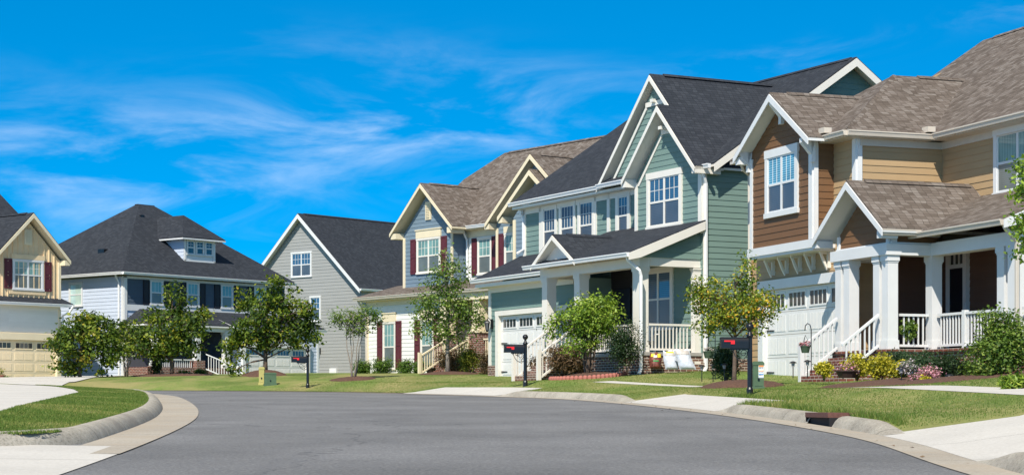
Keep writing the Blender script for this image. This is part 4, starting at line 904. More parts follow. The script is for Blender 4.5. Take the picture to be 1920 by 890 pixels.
for i in range(5): mb.box(3.9, 5.2, -1.6-.28*(i+1), -1.6-.28*i, .9, 1.95-.16*(i+1))
M.put(mb, 'steps', BRICK)
M.rail((3.7, -3.0, 1.25), (3.7, -1.68, 1.95), CREAM, posts=((0, 1.0), (1, 1.0))); M.rail((5.35, -3.0, 1.25), (5.35, -1.68, 1.95), CREAM, posts=((1, 1.0),)); M.rail((6.1, -1.4, 1.95), (8, -1.4, 1.95), CREAM)
mb = MB(); mb.box(4.2, 5.1, .65, .76, 1.95, 4.1); M.put(mb, 'front_door', BLACKDOOR)
M.spout([(-3.2, -1.6, 4.85), (-3.15, -1.5, 4.6), (-2.95, -1.3, 4.3), (-2.93, -1.27, 1.3)], TAUPE)

# ================================================================== GRAY HOUSE
Y = House('gray_gabled_house', 565, 120, 49, False, 1.5, 'tall gray sided house with one broad steep gable, white rakes and charcoal roof')
Y.wall(('f', 0), [(-5.2, 1.2), (5.3, 1.2), (5.3, 7.15), (.1, 11.65), (-5.2, 7.15)], GRAY, lap=.2)
Y.wall(('r', 5.3), [(0, 1.2), (14, 1.2), (14, 7.1), (0, 7.1)], GRAY, lap=.2); Y.wall(('l', -5.2), [(0, 1.2), (14, 1.2), (14, 7.1), (0, 7.1)], GRAY, lap=0)
mb = MB(); mb.box(-5.1, 5.1, .2, 13.8, 1.2, 7.1); Y.put(mb, 'wall', GRAY)
Y.gable_f(.12, 5.5, -.42, 14.4, 7.1, 11.98, DARKROOF, TRIMC, rake=.24)
Y.gutter((5.62, -.4, 7.07), (5.62, 14, 7.07), WGUT)
Y.window(('f', 0), -.9, .98, 8.0, 9.6, TRIMC, PANED, SCREEN, n=2, cas=.09, head=.1, mun=(3, 2))
Y.window(('f', 0), .82, 1.8, 5.2, 6.8, TRIMC, PANED, SCREEN, cas=.09, head=.1, mun=(3, 2))
lantern(Y.w(1.72, -.03, 3.45), Y.th, 'black wall lantern on gray siding right of the far garage')
mb = MB(); mb.box(2.65, 3.25, -.12, 0, 1.3, 2.3); mb.box(2.75, 3.15, -.14, -.12, 1.4, 2.15); Y.put(mb, 'wall_vent', TRIMC)
Y.roof([[(5.0, 6.5, 7.5), (8.2, 6.5, 6.2), (8.2, 12, 6.2), (5.0, 12, 7.5)]], DARKROOF, TRIMC)

# ================================================================== PALE BLUE HIP HOUSE
L = House('pale_blue_hipped_house', 232, 95, 39.7, True, 1.15, 'pale blue two storey house with tall charcoal hipped roof, dormer and navy upper front')
L.wall(('l', 0), [(0, 1.1), (10.4, 1.1), (10.4, 6.4), (0, 6.4)], ICE); L.wall(('r', 10.9), [(0, 1.1), (10.4, 1.1), (10.4, 6.4), (0, 6.4)], ICE, lap=0)
L.wall(('f', 0), [(0, 1.1), (10.9, 1.1), (10.9, 4.9), (0, 4.9)], ICE); L.wall(('f', 0), [(0, 5.0), (10.9, 5.0), (10.9, 6.4), (0, 6.4)], NAVY)
mb = MB(); mb.box(.15, 10.7, .2, 10.3, 1.1, 6.3); L.put(mb, 'wall', ICE)
L.boards(('f', 0), [(0, .18, 1.2, 6.35), (.18, 10.9, 4.72, 5.02), (.18, 10.9, 6.3, 6.42)], TRIMC, t=.05); L.board(('l', 0), 0, .14, 1.2, 6.4, TRIMC, t=.05)
ze = 6.62; za = 10.68
lr = L.roof([[(-.42, -.42, ze), (11.3, -.42, ze), (6.15, 5.05, za), (5.1, 5.05, za)], [(-.42, 10.8, ze), (-.42, -.42, ze), (5.1, 5.05, za), (5.1, 5.4, za)], [(11.3, -.42, ze), (11.3, 10.8, ze), (6.15, 5.4, za), (6.15, 5.05, za)], [(11.3, 10.8, ze), (-.42, 10.8, ze), (5.1, 5.4, za), (6.15, 5.4, za)]], DARKROOF, TRIMC)
hc = MB(); hc.box(5.05, 6.2, 5.1, 5.35, za-.06, za+.04); L.put(hc, 'ridge_cap', DARKROOF, lr)
vt = MB()
for u, v in ((1.6, 2.2), (4.0, 4.8)):
    pass
mb = MB(); mb.box(1.15, 1.45, 3.0, 3.5, ze+1.02, ze+1.36); L.put(mb, 'roof_vent', BLACKM, lr); mb = MB(); mb.box(4.35, 4.6, 4.0, 4.3, ze+3.15, ze+3.4); L.put(mb, 'roof_vent', BLACKM, lr)
L.gutter((-.42, -.42, ze-.03), (11.3, -.42, ze-.03), WGUT); L.gutter((-.42, 10.8, ze-.03), (-.42, -.42, ze-.03), WGUT)
L.spout([(-.3, .3, 6.5), (-.2, .3, 6.3), (-.08, .28, 6.1), (-.07, .28, 1.4)], WGUT)
L.window(('l', 0), 3.2, 4.3, 5.0, 6.25, TRIMC, PANEP, PANEP, cas=.08, head=.08, mun=(1, 1))
for a in (1.62, 4.0, 6.32, 8.65):
    L.window(('f', 0), a, a+.86, 5.02, 6.3, TRIMC, PANET, SCREENG, cas=.09, head=.05, mun=(3, 1))
    L.shutter(('f', 0), a-.42, a-.02, 5.04, 6.28, BLKSH); L.shutter(('f', 0), a+.88, a+1.28, 5.04, 6.28, BLKSH)
# dormer
def lz(v): return ze+(za-ze)/5.47*(v+.42)
dv = .75; d0, d1 = 4.5, 6.6; dz0 = lz(dv)-.10
L.wall(('f', dv), [(d0, dz0), (d1, dz0), (d1, 8.62), (d0, 8.62)], TRIMC, lap=0); L.wall(('l', d0), [(dv, dz0), (dv+.2, dz0), (3.2, 8.6), (dv, 8.62)], ICE); L.wall(('r', d1), [(dv, dz0), (dv+.2, dz0), (3.2, 8.6), (dv, 8.62)], ICE)
for k in range(3):
    a = d0+.16+k*.62; L.window(('f', dv), a, a+.56, 7.78, 8.55, TRIMC, PANEK, PANEK, cas=.06, head=.05, mun=(2, 2))
L.boards(('f', dv), [(d0, d0+.12, dz0, 8.6), (d1-.12, d1, dz0, 8.6), (d0, d1, dz0, dz0+.14)], TRIMC, t=.06)
dr = L.roof([[(d0-.4, dv-.4, 8.66), (d1+.4, dv-.4, 8.66), (5.6, 2.0, 9.95), (5.5, 2.0, 9.95)], [(d0-.4, 3.4, 8.66), (d0-.4, dv-.4, 8.66), (5.5, 2.0, 9.95), (5.5, 4.6, 9.95)], [(d1+.4, dv-.4, 8.66), (d1+.4, 3.4, 8.66), (5.6, 4.6, 9.95), (5.6, 2.0, 9.95)]], DARKROOF, TRIMC)
# porch
L.roof([[(-.2, -2.2, 4.05), (5.4, -2.2, 4.05), (5.4, .02, 4.85), (1.0, .02, 4.85)], [(-.2, -2.2, 4.05), (1.0, .02, 4.85), (-.2, .02, 4.06)]], DARKROOF, TRIMC)
mb = MB(); mb.box(.1, 5.4, -2.05, -1.75, 3.72, 4.0); L.put(mb, 'porch_beam', TRIMC)
mb = MB(); mb.box(.1, 6.0, -2.0, 0, 1.0, 1.9); L.put(mb, 'brick_porch_base', BRICK)
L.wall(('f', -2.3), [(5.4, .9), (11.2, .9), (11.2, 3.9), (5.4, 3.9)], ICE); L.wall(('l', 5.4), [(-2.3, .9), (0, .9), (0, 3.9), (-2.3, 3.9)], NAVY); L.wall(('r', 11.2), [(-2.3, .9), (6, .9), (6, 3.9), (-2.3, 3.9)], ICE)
mb = MB(); mb.box(5.6, 11.0, -2.1, 5.9, .9, 3.85); L.put(mb, 'wall', ICE)
L.roof([[(5.1, -2.45, 4.05), (11.6, -2.45, 4.05), (11.6, .02, 4.87), (5.1, .02, 4.87)], [(11.6, .02, 4.87), (10.9, .02, 4.86), (10.9, 6, 4.86), (11.6, 6, 4.1)]], DARKROOF, TRIMC); L.gutter((5.1, -2.45, 4.02), (11.6, -2.45, 4.02), WGUT, r=.05)
L.garage(-2.3, 5.85, 10.2, .95, 3.0, GDW, TRIMC, cas=.2, head=.25); L.board(('f', -2.3), 11.05, 11.2, .9, 3.9, TRIMC, t=.05)
for u in (.35, 3.05, 5.0): L.column(u, -1.9, 1.9, 3.75, TRIMC, .3)
mb = MB(); mb.box(2.85, 3.4, -2.15, -1.65, .9, 2.25); L.put(mb, 'brick_pier', BRICK); mb = MB(); mb.box(.1, .6, -2.12, -1.7, .9, 1.95); L.put(mb, 'brick_pier', BRICK)
L.rail((.5, -1.9, 1.45), (2.85, -1.9, 1.45), TRIMC); L.rail((3.5, -2.1, 1.75), (4.6, -3.2, 1.1), TRIMC, posts=((1, .9),))
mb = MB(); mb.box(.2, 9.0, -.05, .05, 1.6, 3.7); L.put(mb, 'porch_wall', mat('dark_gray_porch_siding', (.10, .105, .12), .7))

# ================================================================== TAN HOUSE
T = House('tan_gabled_house', 113, 90, 40, True, 1.0, 'tan board sided house with maroon shutters and tan garage door at the left edge')
T.wall(('f', 0), [(-3.6, 4.9), (0, 4.9), (0, 6.75), (-1.8, 8.5), (-3.6, 6.75)], TAN, lap=0)
bt = MB()
for k in range(13):
    u = -3.5+k*.285; top = 6.75+min(u+3.6, -u)*.972-.02; bt.box(u-.02, u+.02, -.045, -.0, 4.95, top)
T.put(bt, 'battens', TAN)
T.wall(('r', 0), [(0, 4.7), (12, 4.7), (12, 6.7), (6.2, 10.7), (.4, 6.7), (0, 6.7)], TAN, lap=0)
T.wall(('f', 0), [(-11.6, .9), (0, .9), (0, 4.7), (-11.6, 4.7)], WHITE); T.wall(('l', -11.6), [(0, .9), (12, .9), (12, 6.7), (6.2, 10.6), (.4, 6.7), (0, 4.9)], WHITE, lap=0); T.wall(('r', 0), [(0, .9), (12, .9), (12, 4.7), (0, 4.7)], WHITE)
mb = MB(); mb.box(-11.5, -.15, .2, 11.9, .9, 4.6); mb.box(-11.45, -.15, .6, 11.9, 4.6, 6.5); T.put(mb, 'wall', WHITE)
T.boards(('f', 0), [(-.14, 0, .9, 4.5), (-.14, 0, 4.95, 6.7), (-3.4, -.14, 3.3, 3.36)], CREAM, t=.06)
T.gable_f(-1.82, 2.08, -.45, 5, 6.82, 8.88, DARKROOF, CREAM, rake=.17); T.eave_return(.1, .14, -.42, .1, 6.55, 6.78, CREAM)
T.window(('f', 0), -2.68, -.98, 5.3, 6.72, TRIMC, PANET, SCREENG, n=2, cas=.09, head=.08, mun=(3, 2)); T.board(('f', 0), -2.75, -.9, 6.73, 6.95, TAN, t=.06); T.board(('f', 0), -2.85, -.85, 5.12, 5.28, TAN, t=.06)
T.shutter(('f', 0), -3.12, -2.72, 5.35, 6.72, MAROON); T.shutter(('f', 0), -.92, -.52, 5.3, 6.68, MAROON)
v_ = MB(); v_.box(-2.05, -1.65, -.08, 0, 7.4, 8.1)
for k in range(7): v_.box(-1.98, -1.72, -.11, -.08, 7.48+k*.08, 7.48+k*.08+.045)
T.put(v_, 'gable_vent', CREAM)
T.roof([[(-11.9, -.4, 4.76), (.45, -.4, 4.76), (.1, .02, 5.02), (-11.9, .02, 5.02)], [(-11.9, .02, 5.02), (-3.62, .02, 5.02), (-3.62, .4, 5.2), (-11.9, .4, 5.2)]], DARKROOF, CREAM); T.gutter((-9, -.4, 4.73), (.45, -.4, 4.73), WGUT, r=.05)
T.spout([(.3, -.6, 4.65), (.25, -.4, 4.4), (.1, -.05, 4.2), (.08, .0, 1.2)], WGUT)
T.garage(0, -5.0, -.3, 1.0, 3.02, GDT, CREAM, cas=.22, head=.3)
T.roof([[(-12.0, .05, 6.7), (.32, .05, 6.7), (.32, 6.2, 11.0), (-12.0, 6.2, 11.0)], [(-12.0, 6.2, 11.0), (.32, 6.2, 11.0), (.32, 12.4, 6.7), (-12.0, 12.4, 6.7)]], DARKROOF, CREAM)
T.wall(('f', .4), [(-11.6, 4.9), (-3.5, 4.9), (-3.5, 6.7), (-11.6, 6.7)], TAN, lap=0)

# ================================================================== PLANTS
def sxy(px, py, Z): return (px-960)/3600*Z, (760-py)/3600*Z
LEAVES = {}
def LM(k):
    if k in LEAVES: return LEAVES[k]
    P = {'maple': [(0, (.02, .045, .008)), (.35, (.06, .11, .013)), (.68, (.16, .22, .02)), (.93, (.34, .34, .035)), (1, (.38, .30, .04))],
         'bright': [(0, (.05, .10, .012)), (.4, (.16, .26, .025)), (.8, (.32, .43, .05)), (1, (.42, .48, .09))],
         'elm': [(0, (.04, .08, .014)), (.4, (.11, .19, .026)), (.8, (.22, .30, .05)), (1, (.30, .34, .08))],
         'autumn': [(0, (.045, .085, .012)), (.35, (.14, .21, .02)), (.60, (.32, .38, .04)), (.76, (.60, .46, .04)), (1, (.78, .36, .03))],
         'dark': [(0, (.010, .022, .008)), (.5, (.022, .05, .014)), (.85, (.05, .09, .025)), (1, (.11, .16, .05))],
         'box': [(0, (.03, .07, .01)), (.5, (.09, .17, .02)), (1, (.18, .28, .04))],
         'juniper': [(0, (.018, .045, .018)), (.5, (.045, .09, .035)), (1, (.09, .15, .05))],
         'gold': [(0, (.14, .15, .01)), (.4, (.34, .32, .02)), (.7, (.62, .52, .04)), (1, (.80, .66, .10))],
         'lime': [(0, (.08, .11, .01)), (.5, (.24, .26, .03)), (1, (.42, .38, .06))],
         'russet': [(0, (.05, .04, .02)), (.5, (.14, .09, .045)), (1, (.24, .15, .08))],
         'pink': [(0, (.05, .09, .02)), (.25, (.06, .1, .03)), (.35, (.60, .25, .33)), (.8, (.78, .42, .5)), (1, (.85, .7, .72))],
         'pale': [(0, (.05, .09, .03)), (.4, (.07, .12, .04)), (.5, (.5, .42, .45)), (1, (.75, .68, .7))],
         'yellowfl': [(0, (.05, .09, .02)), (.5, (.08, .13, .03)), (.6, (.7, .55, .03)), (1, (.8, .65, .1))]}[k]
    LEAVES[k] = leafmat(k+'_leaves', P, trans=.3); return LEAVES[k]
def leaves(name, els, ncl, nl, size, m, parent, seed, spread=.22, hollow=.55, asp=.55, up=.5, zb=0):
    rng = np.random.default_rng(seed); vol = np.array([e[3]*e[4]*e[5] for e in els]); vol = vol**.8/np.sum(vol**.8)
    ei = rng.choice(len(els), ncl, p=vol); d = rng.normal(size=(ncl, 3)); d /= np.linalg.norm(d, axis=1)[:, None]
    r = (hollow+(1-hollow)*rng.random(ncl)**.7)*rng.choice([1.0, 1.25, .75], ncl, p=[.58, .17, .25])
    E_ = np.array(els)[ei]; C = E_[:, :3]+d*r[:, None]*E_[:, 3:]
    P = np.repeat(C, nl, 0); n = len(P); o = rng.normal(size=(n, 3))*spread; o[:, 2] *= .75; P = P+o
    ct = np.repeat(rng.normal(0, .16, ncl), nl); tint = np.clip(rng.normal(.45, .2, n)+ct, 0, 1)
    nrm = rng.normal(size=(n, 3)); nrm[:, 2] += up*2; nrm += np.repeat(d, nl, 0)*.8; nrm /= np.linalg.norm(nrm, axis=1)[:, None]
    a = np.cross(nrm, rng.normal(size=(n, 3))); a /= np.linalg.norm(a, axis=1)[:, None]; b = np.cross(nrm, a)
    s = (size*rng.uniform(.6, 1.3, n))[:, None]
    V = np.stack([P-a*s*.5, P+b*s*asp*.5-nrm*s*.12, P+a*s*.5, P-b*s*asp*.5-nrm*s*.12], 1)
    return tri_mesh(name, V, tint, m, parent, zb), C
def tree(name, px, Z, els, lk, label, cat='tree', group=None, ncl=110, nl=38, size=.13, bark=None, stems=1, r0=.06, fork=.35, seed=1, spread=.2, hollow=.5, nbr=26, off=0.0, up=.5, asp=.55, lean=0.0, basey=None):
    x = (px-960)/3600*Z; z = TZ(x, Z) if basey is None else (760-basey)/3600*Z
    e = empty(name, (x, Z, z), 0, label, cat, group); rng = random.Random(seed)
    E3 = []
    for k, (ex, ey, rx, ry) in enumerate(els):
        X, Zz = sxy(ex, ey, Z); a, b = rx/3600*Z, ry/3600*Z
        E3.append((X-x, rng.uniform(-.25, .25)*a, Zz-z, a, a*.95, b))
    o, C = leaves('crown', E3, ncl, nl, size, LM(lk), e, seed, spread, hollow, asp, up)
    tb = MB(); top = max(c[2]+c[5]*.5 for c in E3); cx = sum(c[0] for c in E3)/len(E3)
    tips = []
    for s_ in range(stems):
        a = 6.283*s_/stems+rng.random(); sp_ = 0 if stems == 1 else .10; rr = r0 if stems == 1 else r0*.6
        b0 = Vector((sp_*.5*math.cos(a), sp_*.5*math.sin(a), -.1)); sw = (0 if stems == 1 else .22)
        p = [b0]; n = 6
        for i in range(1, n+1):
            t = i/n; p.append(Vector((b0.x+math.cos(a)*sw*t*top*.6+cx*t*t*.7+rng.uniform(-.04, .04)+lean*t, b0.y+math.sin(a)*sw*t*top*.6+rng.uniform(-.04, .04), top*t*.92)))
        tb.tube(p, [rr*1.25]+[rr*(1-.8*i/n) for i in range(1, n+1)], 7); tips.append(p)
    for i in rng.sample(range(len(C)), min(nbr, len(C))):
        c = Vector(C[i].tolist()); p = tips[i % len(tips)]; h = max(fork*top*.5, min(top*.85, c.z-.25-.25*abs(c.x))); t = h/(top*.92)*6; k = min(5, max(0, int(t))); q = p[k].lerp(p[k+1], min(1, max(0, t-k)))
        mid = q.lerp(c, .5)+Vector((rng.uniform(-.08, .08), rng.uniform(-.08, .08), .1)); tb.tube([q, mid, c], [r0*.32, r0*.2, r0*.08], 5)
    tb.build('trunk', bark or BARK, e, 0, smooth=True); return e
MG = 'street trees on the front lawns'
tree('young_maple_tree', 150, 80, [(150, 640, 48, 44), (195, 650, 36, 42), (122, 690, 28, 16), (165, 606, 32, 22), (112, 655, 20, 26), (205, 615, 20, 24), (130, 615, 20, 24)], 'maple', 'wide low dark green maple beside the tan garage', group=MG, ncl=130, nl=54, size=.17, seed=3, r0=.075, spread=.17, nbr=30)
tree('crape_myrtle', 237, 83, [(225, 650, 28, 24), (255, 640, 22, 26), (232, 622, 20, 16)], 'maple', 'small multi stemmed tree with pale bare stems before the pale blue house', group='multi stemmed crape myrtles', ncl=70, nl=36, size=.13, stems=4, r0=.05, bark=BARKP, seed=4, spread=.17)
tree('young_maple_tree', 322, 81, [(318, 612, 44, 46), (285, 632, 36, 36), (358, 632, 34, 34), (328, 566, 16, 34), (370, 596, 24, 16), (275, 612, 26, 20), (345, 565, 14, 16), (305, 660, 40, 12)], 'maple', 'yellow tinged maple with sparse pointed top before the pale blue porch', group=MG, ncl=118, nl=50, spread=.17, size=.17, seed=9, r0=.085, nbr=30)
tree('young_maple_tree', 497, 76, [(505, 590, 50, 42), (455, 605, 34, 30), (562, 622, 42, 24), (528, 545, 38, 24), (438, 655, 22, 44), (565, 580, 28, 20), (470, 565, 28, 16), (500, 635, 56, 16)], 'maple', 'broad round headed green maple with dark trunk before the gray house', group=MG, ncl=135, nl=50, spread=.17, size=.17, seed=12, r0=.1, nbr=34)
tree('crape_myrtle', 662, 70, [(650, 592, 32, 15), (688, 588, 24, 12), (672, 612, 34, 13), (632, 604, 20, 9), (700, 602, 14, 10)], 'elm', 'airy multi stemmed tree with flat layered crown before the gray gable wall', group='multi stemmed crape myrtles', ncl=70, nl=28, size=.11, stems=5, r0=.05, bark=BARKP, seed=15, spread=.14, up=1.2)
tree('lacebark_elm', 840, 74, [(842, 520, 38, 48), (835, 580, 52, 44), (880, 590, 34, 40), (800, 570, 28, 36), (836, 468, 14, 34), (850, 625, 44, 20), (795, 615, 22, 16)], 'elm', 'tall slim loose crowned tree with grey trunk before the white sided wall', group=MG, ncl=190, nl=30, size=.12, seed=18, r0=.085, bark=BARKP, spread=.17, nbr=40)
tree('flowering_shrub_tree', 1102, 57.5, [(1100, 600, 50, 34), (1060, 610, 34, 30), (1138, 605, 30, 36), (1110, 572, 34, 22), (1095, 645, 40, 20), (1140, 570, 18, 16)], 'bright', 'bright green vase shaped small tree inside red scalloped edging', group=None, ncl=210, nl=36, size=.10, stems=7, r0=.075, seed=21, spread=.14, nbr=60, hollow=.35)
tree('yellowing_pear_tree', 1376, 46, [(1375, 575, 56, 40), (1325, 560, 40, 36), (1418, 570, 40, 34), (1398, 520, 22, 36), (1345, 605, 40, 24), (1410, 610, 28, 20), (1445, 580, 20, 24), (1305, 535, 22, 22)], 'autumn', 'small tree with green and orange yellow leaves behind the nearest mailbox', ncl=175, nl=38, size=.085, seed=24, r0=.06, spread=.11, nbr=40, hollow=.4)
tree('street_tree', 1975, 30, [(1960, 360, 52, 90), (1950, 300, 44, 40), (1965, 440, 56, 60), (1925, 420, 26, 20), (1915, 355, 18, 16)], 'bright', 'pale green leafy branches reaching in at the right edge', ncl=150, nl=26, size=.085, seed=27, r0=.09, spread=.10, nbr=46, hollow=.5)

def shrub(px, Z, w, h, lk, label, name='shrub', group=None, seed=1, ncl=None, size=.07, cat='shrub', asp=.6, py=None, stem=True, flat=1.0, spread=None, nl=26, up=.3):
    x = (px-960)/3600*Z; z = TZ(x, Z) if py is None else (760-py)/3600*Z; a = w/3600*Z/2; b = h/3600*Z
    e = empty(name, (x, Z, z), 0, label, cat, group)
    els = [(0, 0, b*.48, a*.85, a*.8, b*.48)]; rg = random.Random(seed)
    for k in range(5):
        an = rg.uniform(0, 6.28); els.append((math.cos(an)*a*.45, math.sin(an)*a*.4, b*rg.uniform(.35, .7), a*.5, a*.5, b*.32))
    ncl = int((ncl or int(40+110*a*b))*1.35); leaves('foliage', els, ncl, nl, size, LM(lk), e, seed, spread or min(.13, a*.22), .45, asp, up)
    if stem:
        t = MB()
        for k in range(5):
            an = k*1.26+rg.random(); t.tube([(0, 0, -.08), (math.cos(an)*a*.3, math.sin(an)*a*.3, b*.35), (math.cos(an)*a*.55, math.sin(an)*a*.55, b*.7)], [.018, .012, .005], 5)
        t.build('stem', BARK, e)
    return e
BX = 'clipped shrubs below the shuttered windows'
shrub(680, 84, 34, 30, 'box', 'leftmost round green bush below the white wall, behind the thin stems', group=BX, seed=1, py=704)
shrub(714, 84, 42, 34, 'box', 'round green bush right below the left maroon shuttered window', group=BX, seed=2, py=705)
shrub(761, 83, 36, 32, 'box', 'round green bush between the two lower maroon shuttered windows', group=BX, seed=3, py=705)
shrub(786, 82.5, 24, 32, 'box', 'green bush touching the cream stair post', group=BX, seed=4, py=705)
shrub(845, 77, 60, 48, 'russet', 'brown twiggy shrub behind the grey elm trunk', seed=5, py=704, group='brown shrubs')
shrub(884, 75, 46, 58, 'lime', 'yellow green shrub before the brick pier', seed=6, py=706)
shrub(912, 73.5, 26, 50, 'russet', 'brown shrub between yellow shrub and the green corner', seed=7, py=704, group='brown shrubs')
shrub(1010, 62, 42, 34, 'russet', 'low reddish brown shrub at the foot of the white stair rail', seed=8, py=700, group='brown shrubs')
shrub(1066, 60, 74, 54, 'russet', 'brown grassy shrub behind the bright vase shaped tree', seed=9, py=699, group='brown shrubs', asp=.25, size=.14)
shrub(1176, 56.5, 66, 98, 'dark', 'dense dark glossy holly at the porch corner post', name='holly', seed=10, py=693, ncl=150, size=.06)
shrub(1362, 47.5, 52, 78, 'juniper', 'narrow leaning blue green juniper behind the near mailbox', name='juniper', seed=11, py=716, asp=.25, size=.09, ncl=120)
shrub(1545, 44.5, 34, 30, 'gold', 'smallest golden bush at the foot of the stair rail', name='golden_shrub', group='golden shrubs along the brick porch', seed=12, py=707, size=.06)
shrub(1607, 43.8, 52, 46, 'gold', 'golden bush just behind the pink flowers in the dark pot', name='golden_shrub', group='golden shrubs along the brick porch', seed=13, py=707, size=.06, ncl=80)
shrub(1650, 42.8, 58, 46, 'gold', 'widest golden bush, right of the stair foot', name='golden_shrub', group='golden shrubs along the brick porch', seed=14, py=713, size=.06, ncl=90)
shrub(1684, 42, 44, 46, 'gold', 'golden bush beside the pale flowers', name='golden_shrub', group='golden shrubs along the brick porch', seed=15, py=720, size=.06)
shrub(1738, 38.5, 32, 26, 'gold', 'low golden tuft below the pink flowers', name='golden_shrub', group='golden shrubs along the brick porch', seed=16, py=731, size=.06)
JG = 'dark evergreen shrubs along the brick porch'
shrub(1692, 43.2, 56, 38, 'juniper', 'low dark evergreen against the brick, left of three', group=JG, seed=17, py=697, asp=.25, size=.08, ncl=90)
shrub(1740, 42.2, 60, 52, 'juniper', 'dark evergreen mound against the brick, middle of three', group=JG, seed=18, py=711, asp=.25, size=.08, ncl=110)
shrub(1796, 40, 88, 56, 'dark', 'wide dark evergreen leaning on the tall leafy shrub', group=JG, seed=19, py=722, asp=.3, size=.08, ncl=130)
tree('tall_shrub', 1868, 37.5, [(1865, 660, 50, 56), (1860, 605, 26, 30), (1905, 650, 34, 60), (1845, 695, 40, 26), (1885, 610, 24, 26)], 'elm', 'tall loose leafy shrub in front of the porch railing', cat='shrub', ncl=220, nl=36, size=.075, stems=6, r0=.04, seed=31, spread=.11, nbr=40, hollow=.3, basey=725)
shrub(1704, 41.5, 36, 24, 'pale', 'pale pink flowers beside a golden bush', name='flower_clump', seed=20, py=700, size=.05, cat='flowers')
shrub(1742, 39.5, 42, 36, 'pink', 'bright pink flowers standing above the low golden tuft', name='flower_clump', seed=21, py=717, size=.05, cat='flowers')
shrub(1722, 39.3, 34, 22, 'pink', 'smaller pink flowers just left of the bright clump', name='flower_clump', seed=22, py=722, size=.05, cat='flowers')
shrub(1905, 30, 60, 22, 'bright', 'leafy green weed in the lawn at the right edge', name='weed', seed=23, size=.12, asp=.3, cat='weed', stem=False, ncl=26)
shrub(292, 84, 24, 50, 'dark', 'dark upright bush by the brick porch base', seed=24, py=712)
shrub(345, 83, 26, 12, 'box', 'low green plant below the white porch rail', seed=25, py=708)
shrub(374, 83, 24, 14, 'box', 'low green plant below the brick pier', seed=26, py=706)
shrub(14, 87, 18, 10, 'box', 'small clipped bush nearer the left edge before the tan garage', group='tiny bushes before the tan garage', seed=27, py=716)
shrub(37, 87, 15, 7, 'box', 'smaller clipped bush before the middle of the tan garage door', group='tiny bushes before the tan garage', seed=28, py=716.5)
shrub(1702, 46.5, 30, 46, 'elm', 'leafy shrub seen through the porch railing', seed=29, py=640, ncl=40)

# mulch
def mulch(px, Z, rx, ry, label, h=.10, seed=1):
    x = (px-960)/3600*Z; c = Vector((x, Z, TZ(x, Z))); mb = MB(); n = 40; rg = random.Random(seed); ph = [rg.uniform(0, 6.28) for _ in range(4)]
    def rad(a): return 1+.10*math.sin(2*a+ph[0])+.07*math.sin(5*a+ph[1])
    K = 7; vs = []
    for j in range(K+1):
        t = j/K
        for i in range(n):
            a = 6.283*i/n; X = x+math.cos(a)*rx*t*rad(a); Y_ = Z+math.sin(a)*ry*t*rad(a)
            vs.append((X, Y_, TZ(X, Y_)+h*(1-t*t)+(.02 if j < K else -.02)+rg.uniform(-.012, .012)))
    mb.v = vs
    for j in range(K):
        for i in range(n): mb.f.append((j*n+i, (j+1)*n+i, (j+1)*n+(i+1) % n, j*n+(i+1) % n))
    o = mb.build('mulch_bed', MULCH, smooth=True); tag(o, label, 'mulch', kind='stuff'); return o
mulch(662, 70, .8, 1.0, 'thin mulch under the layered tree'); mulch(840, 74, 1.2, 1.2, 'mulch ring round the grey elm trunk', seed=2)
mulch(1102, 57.5, 1.05, 1.2, 'mulch inside the red scalloped edging', h=.14, seed=3); mulch(1392, 46, .95, 1.2, 'red brown mulch mound under the yellowing tree', h=.16, seed=4)
mulch(497, 76, 1.0, 1.2, 'mulch mound round the broad maple', h=.2, seed=5); mulch(322, 81.5, 2.0, 1.2, 'mulch below the pale blue porch', seed=6)
mulch(1705, 41.4, 1.8, 2.2, 'dark mulch bed under the golden shrubs', h=.10, seed=7); mulch(1822, 38.2, 1.6, 2.0, 'dark mulch bed under the tall leafy shrub', h=.08, seed=8)
# scalloped edging
em = mat('red_clay_edging', (.36, .13, .10), .8, var=.15)
e = empty('scalloped_edging', at(1102, 57.5), 0, 'low ring of red scalloped edging stones round the mulch', 'edging')
for i in range(26):
    a = 3.3+i*(5.9-3.0)/25*1.02; X = 1.12*math.cos(a); Y_ = 1.28*math.sin(a); zz = TZ(e.location.x+X, 57.5+Y_)-e.location.z
    mb = MB(); mb.lathe((0, 0, zz), [(.07, -.05), (.072, .06), (.05, .10), (.02, .115)], 10); o = mb.build('edging_stone', em, e); o.location = (X, Y_, 0)

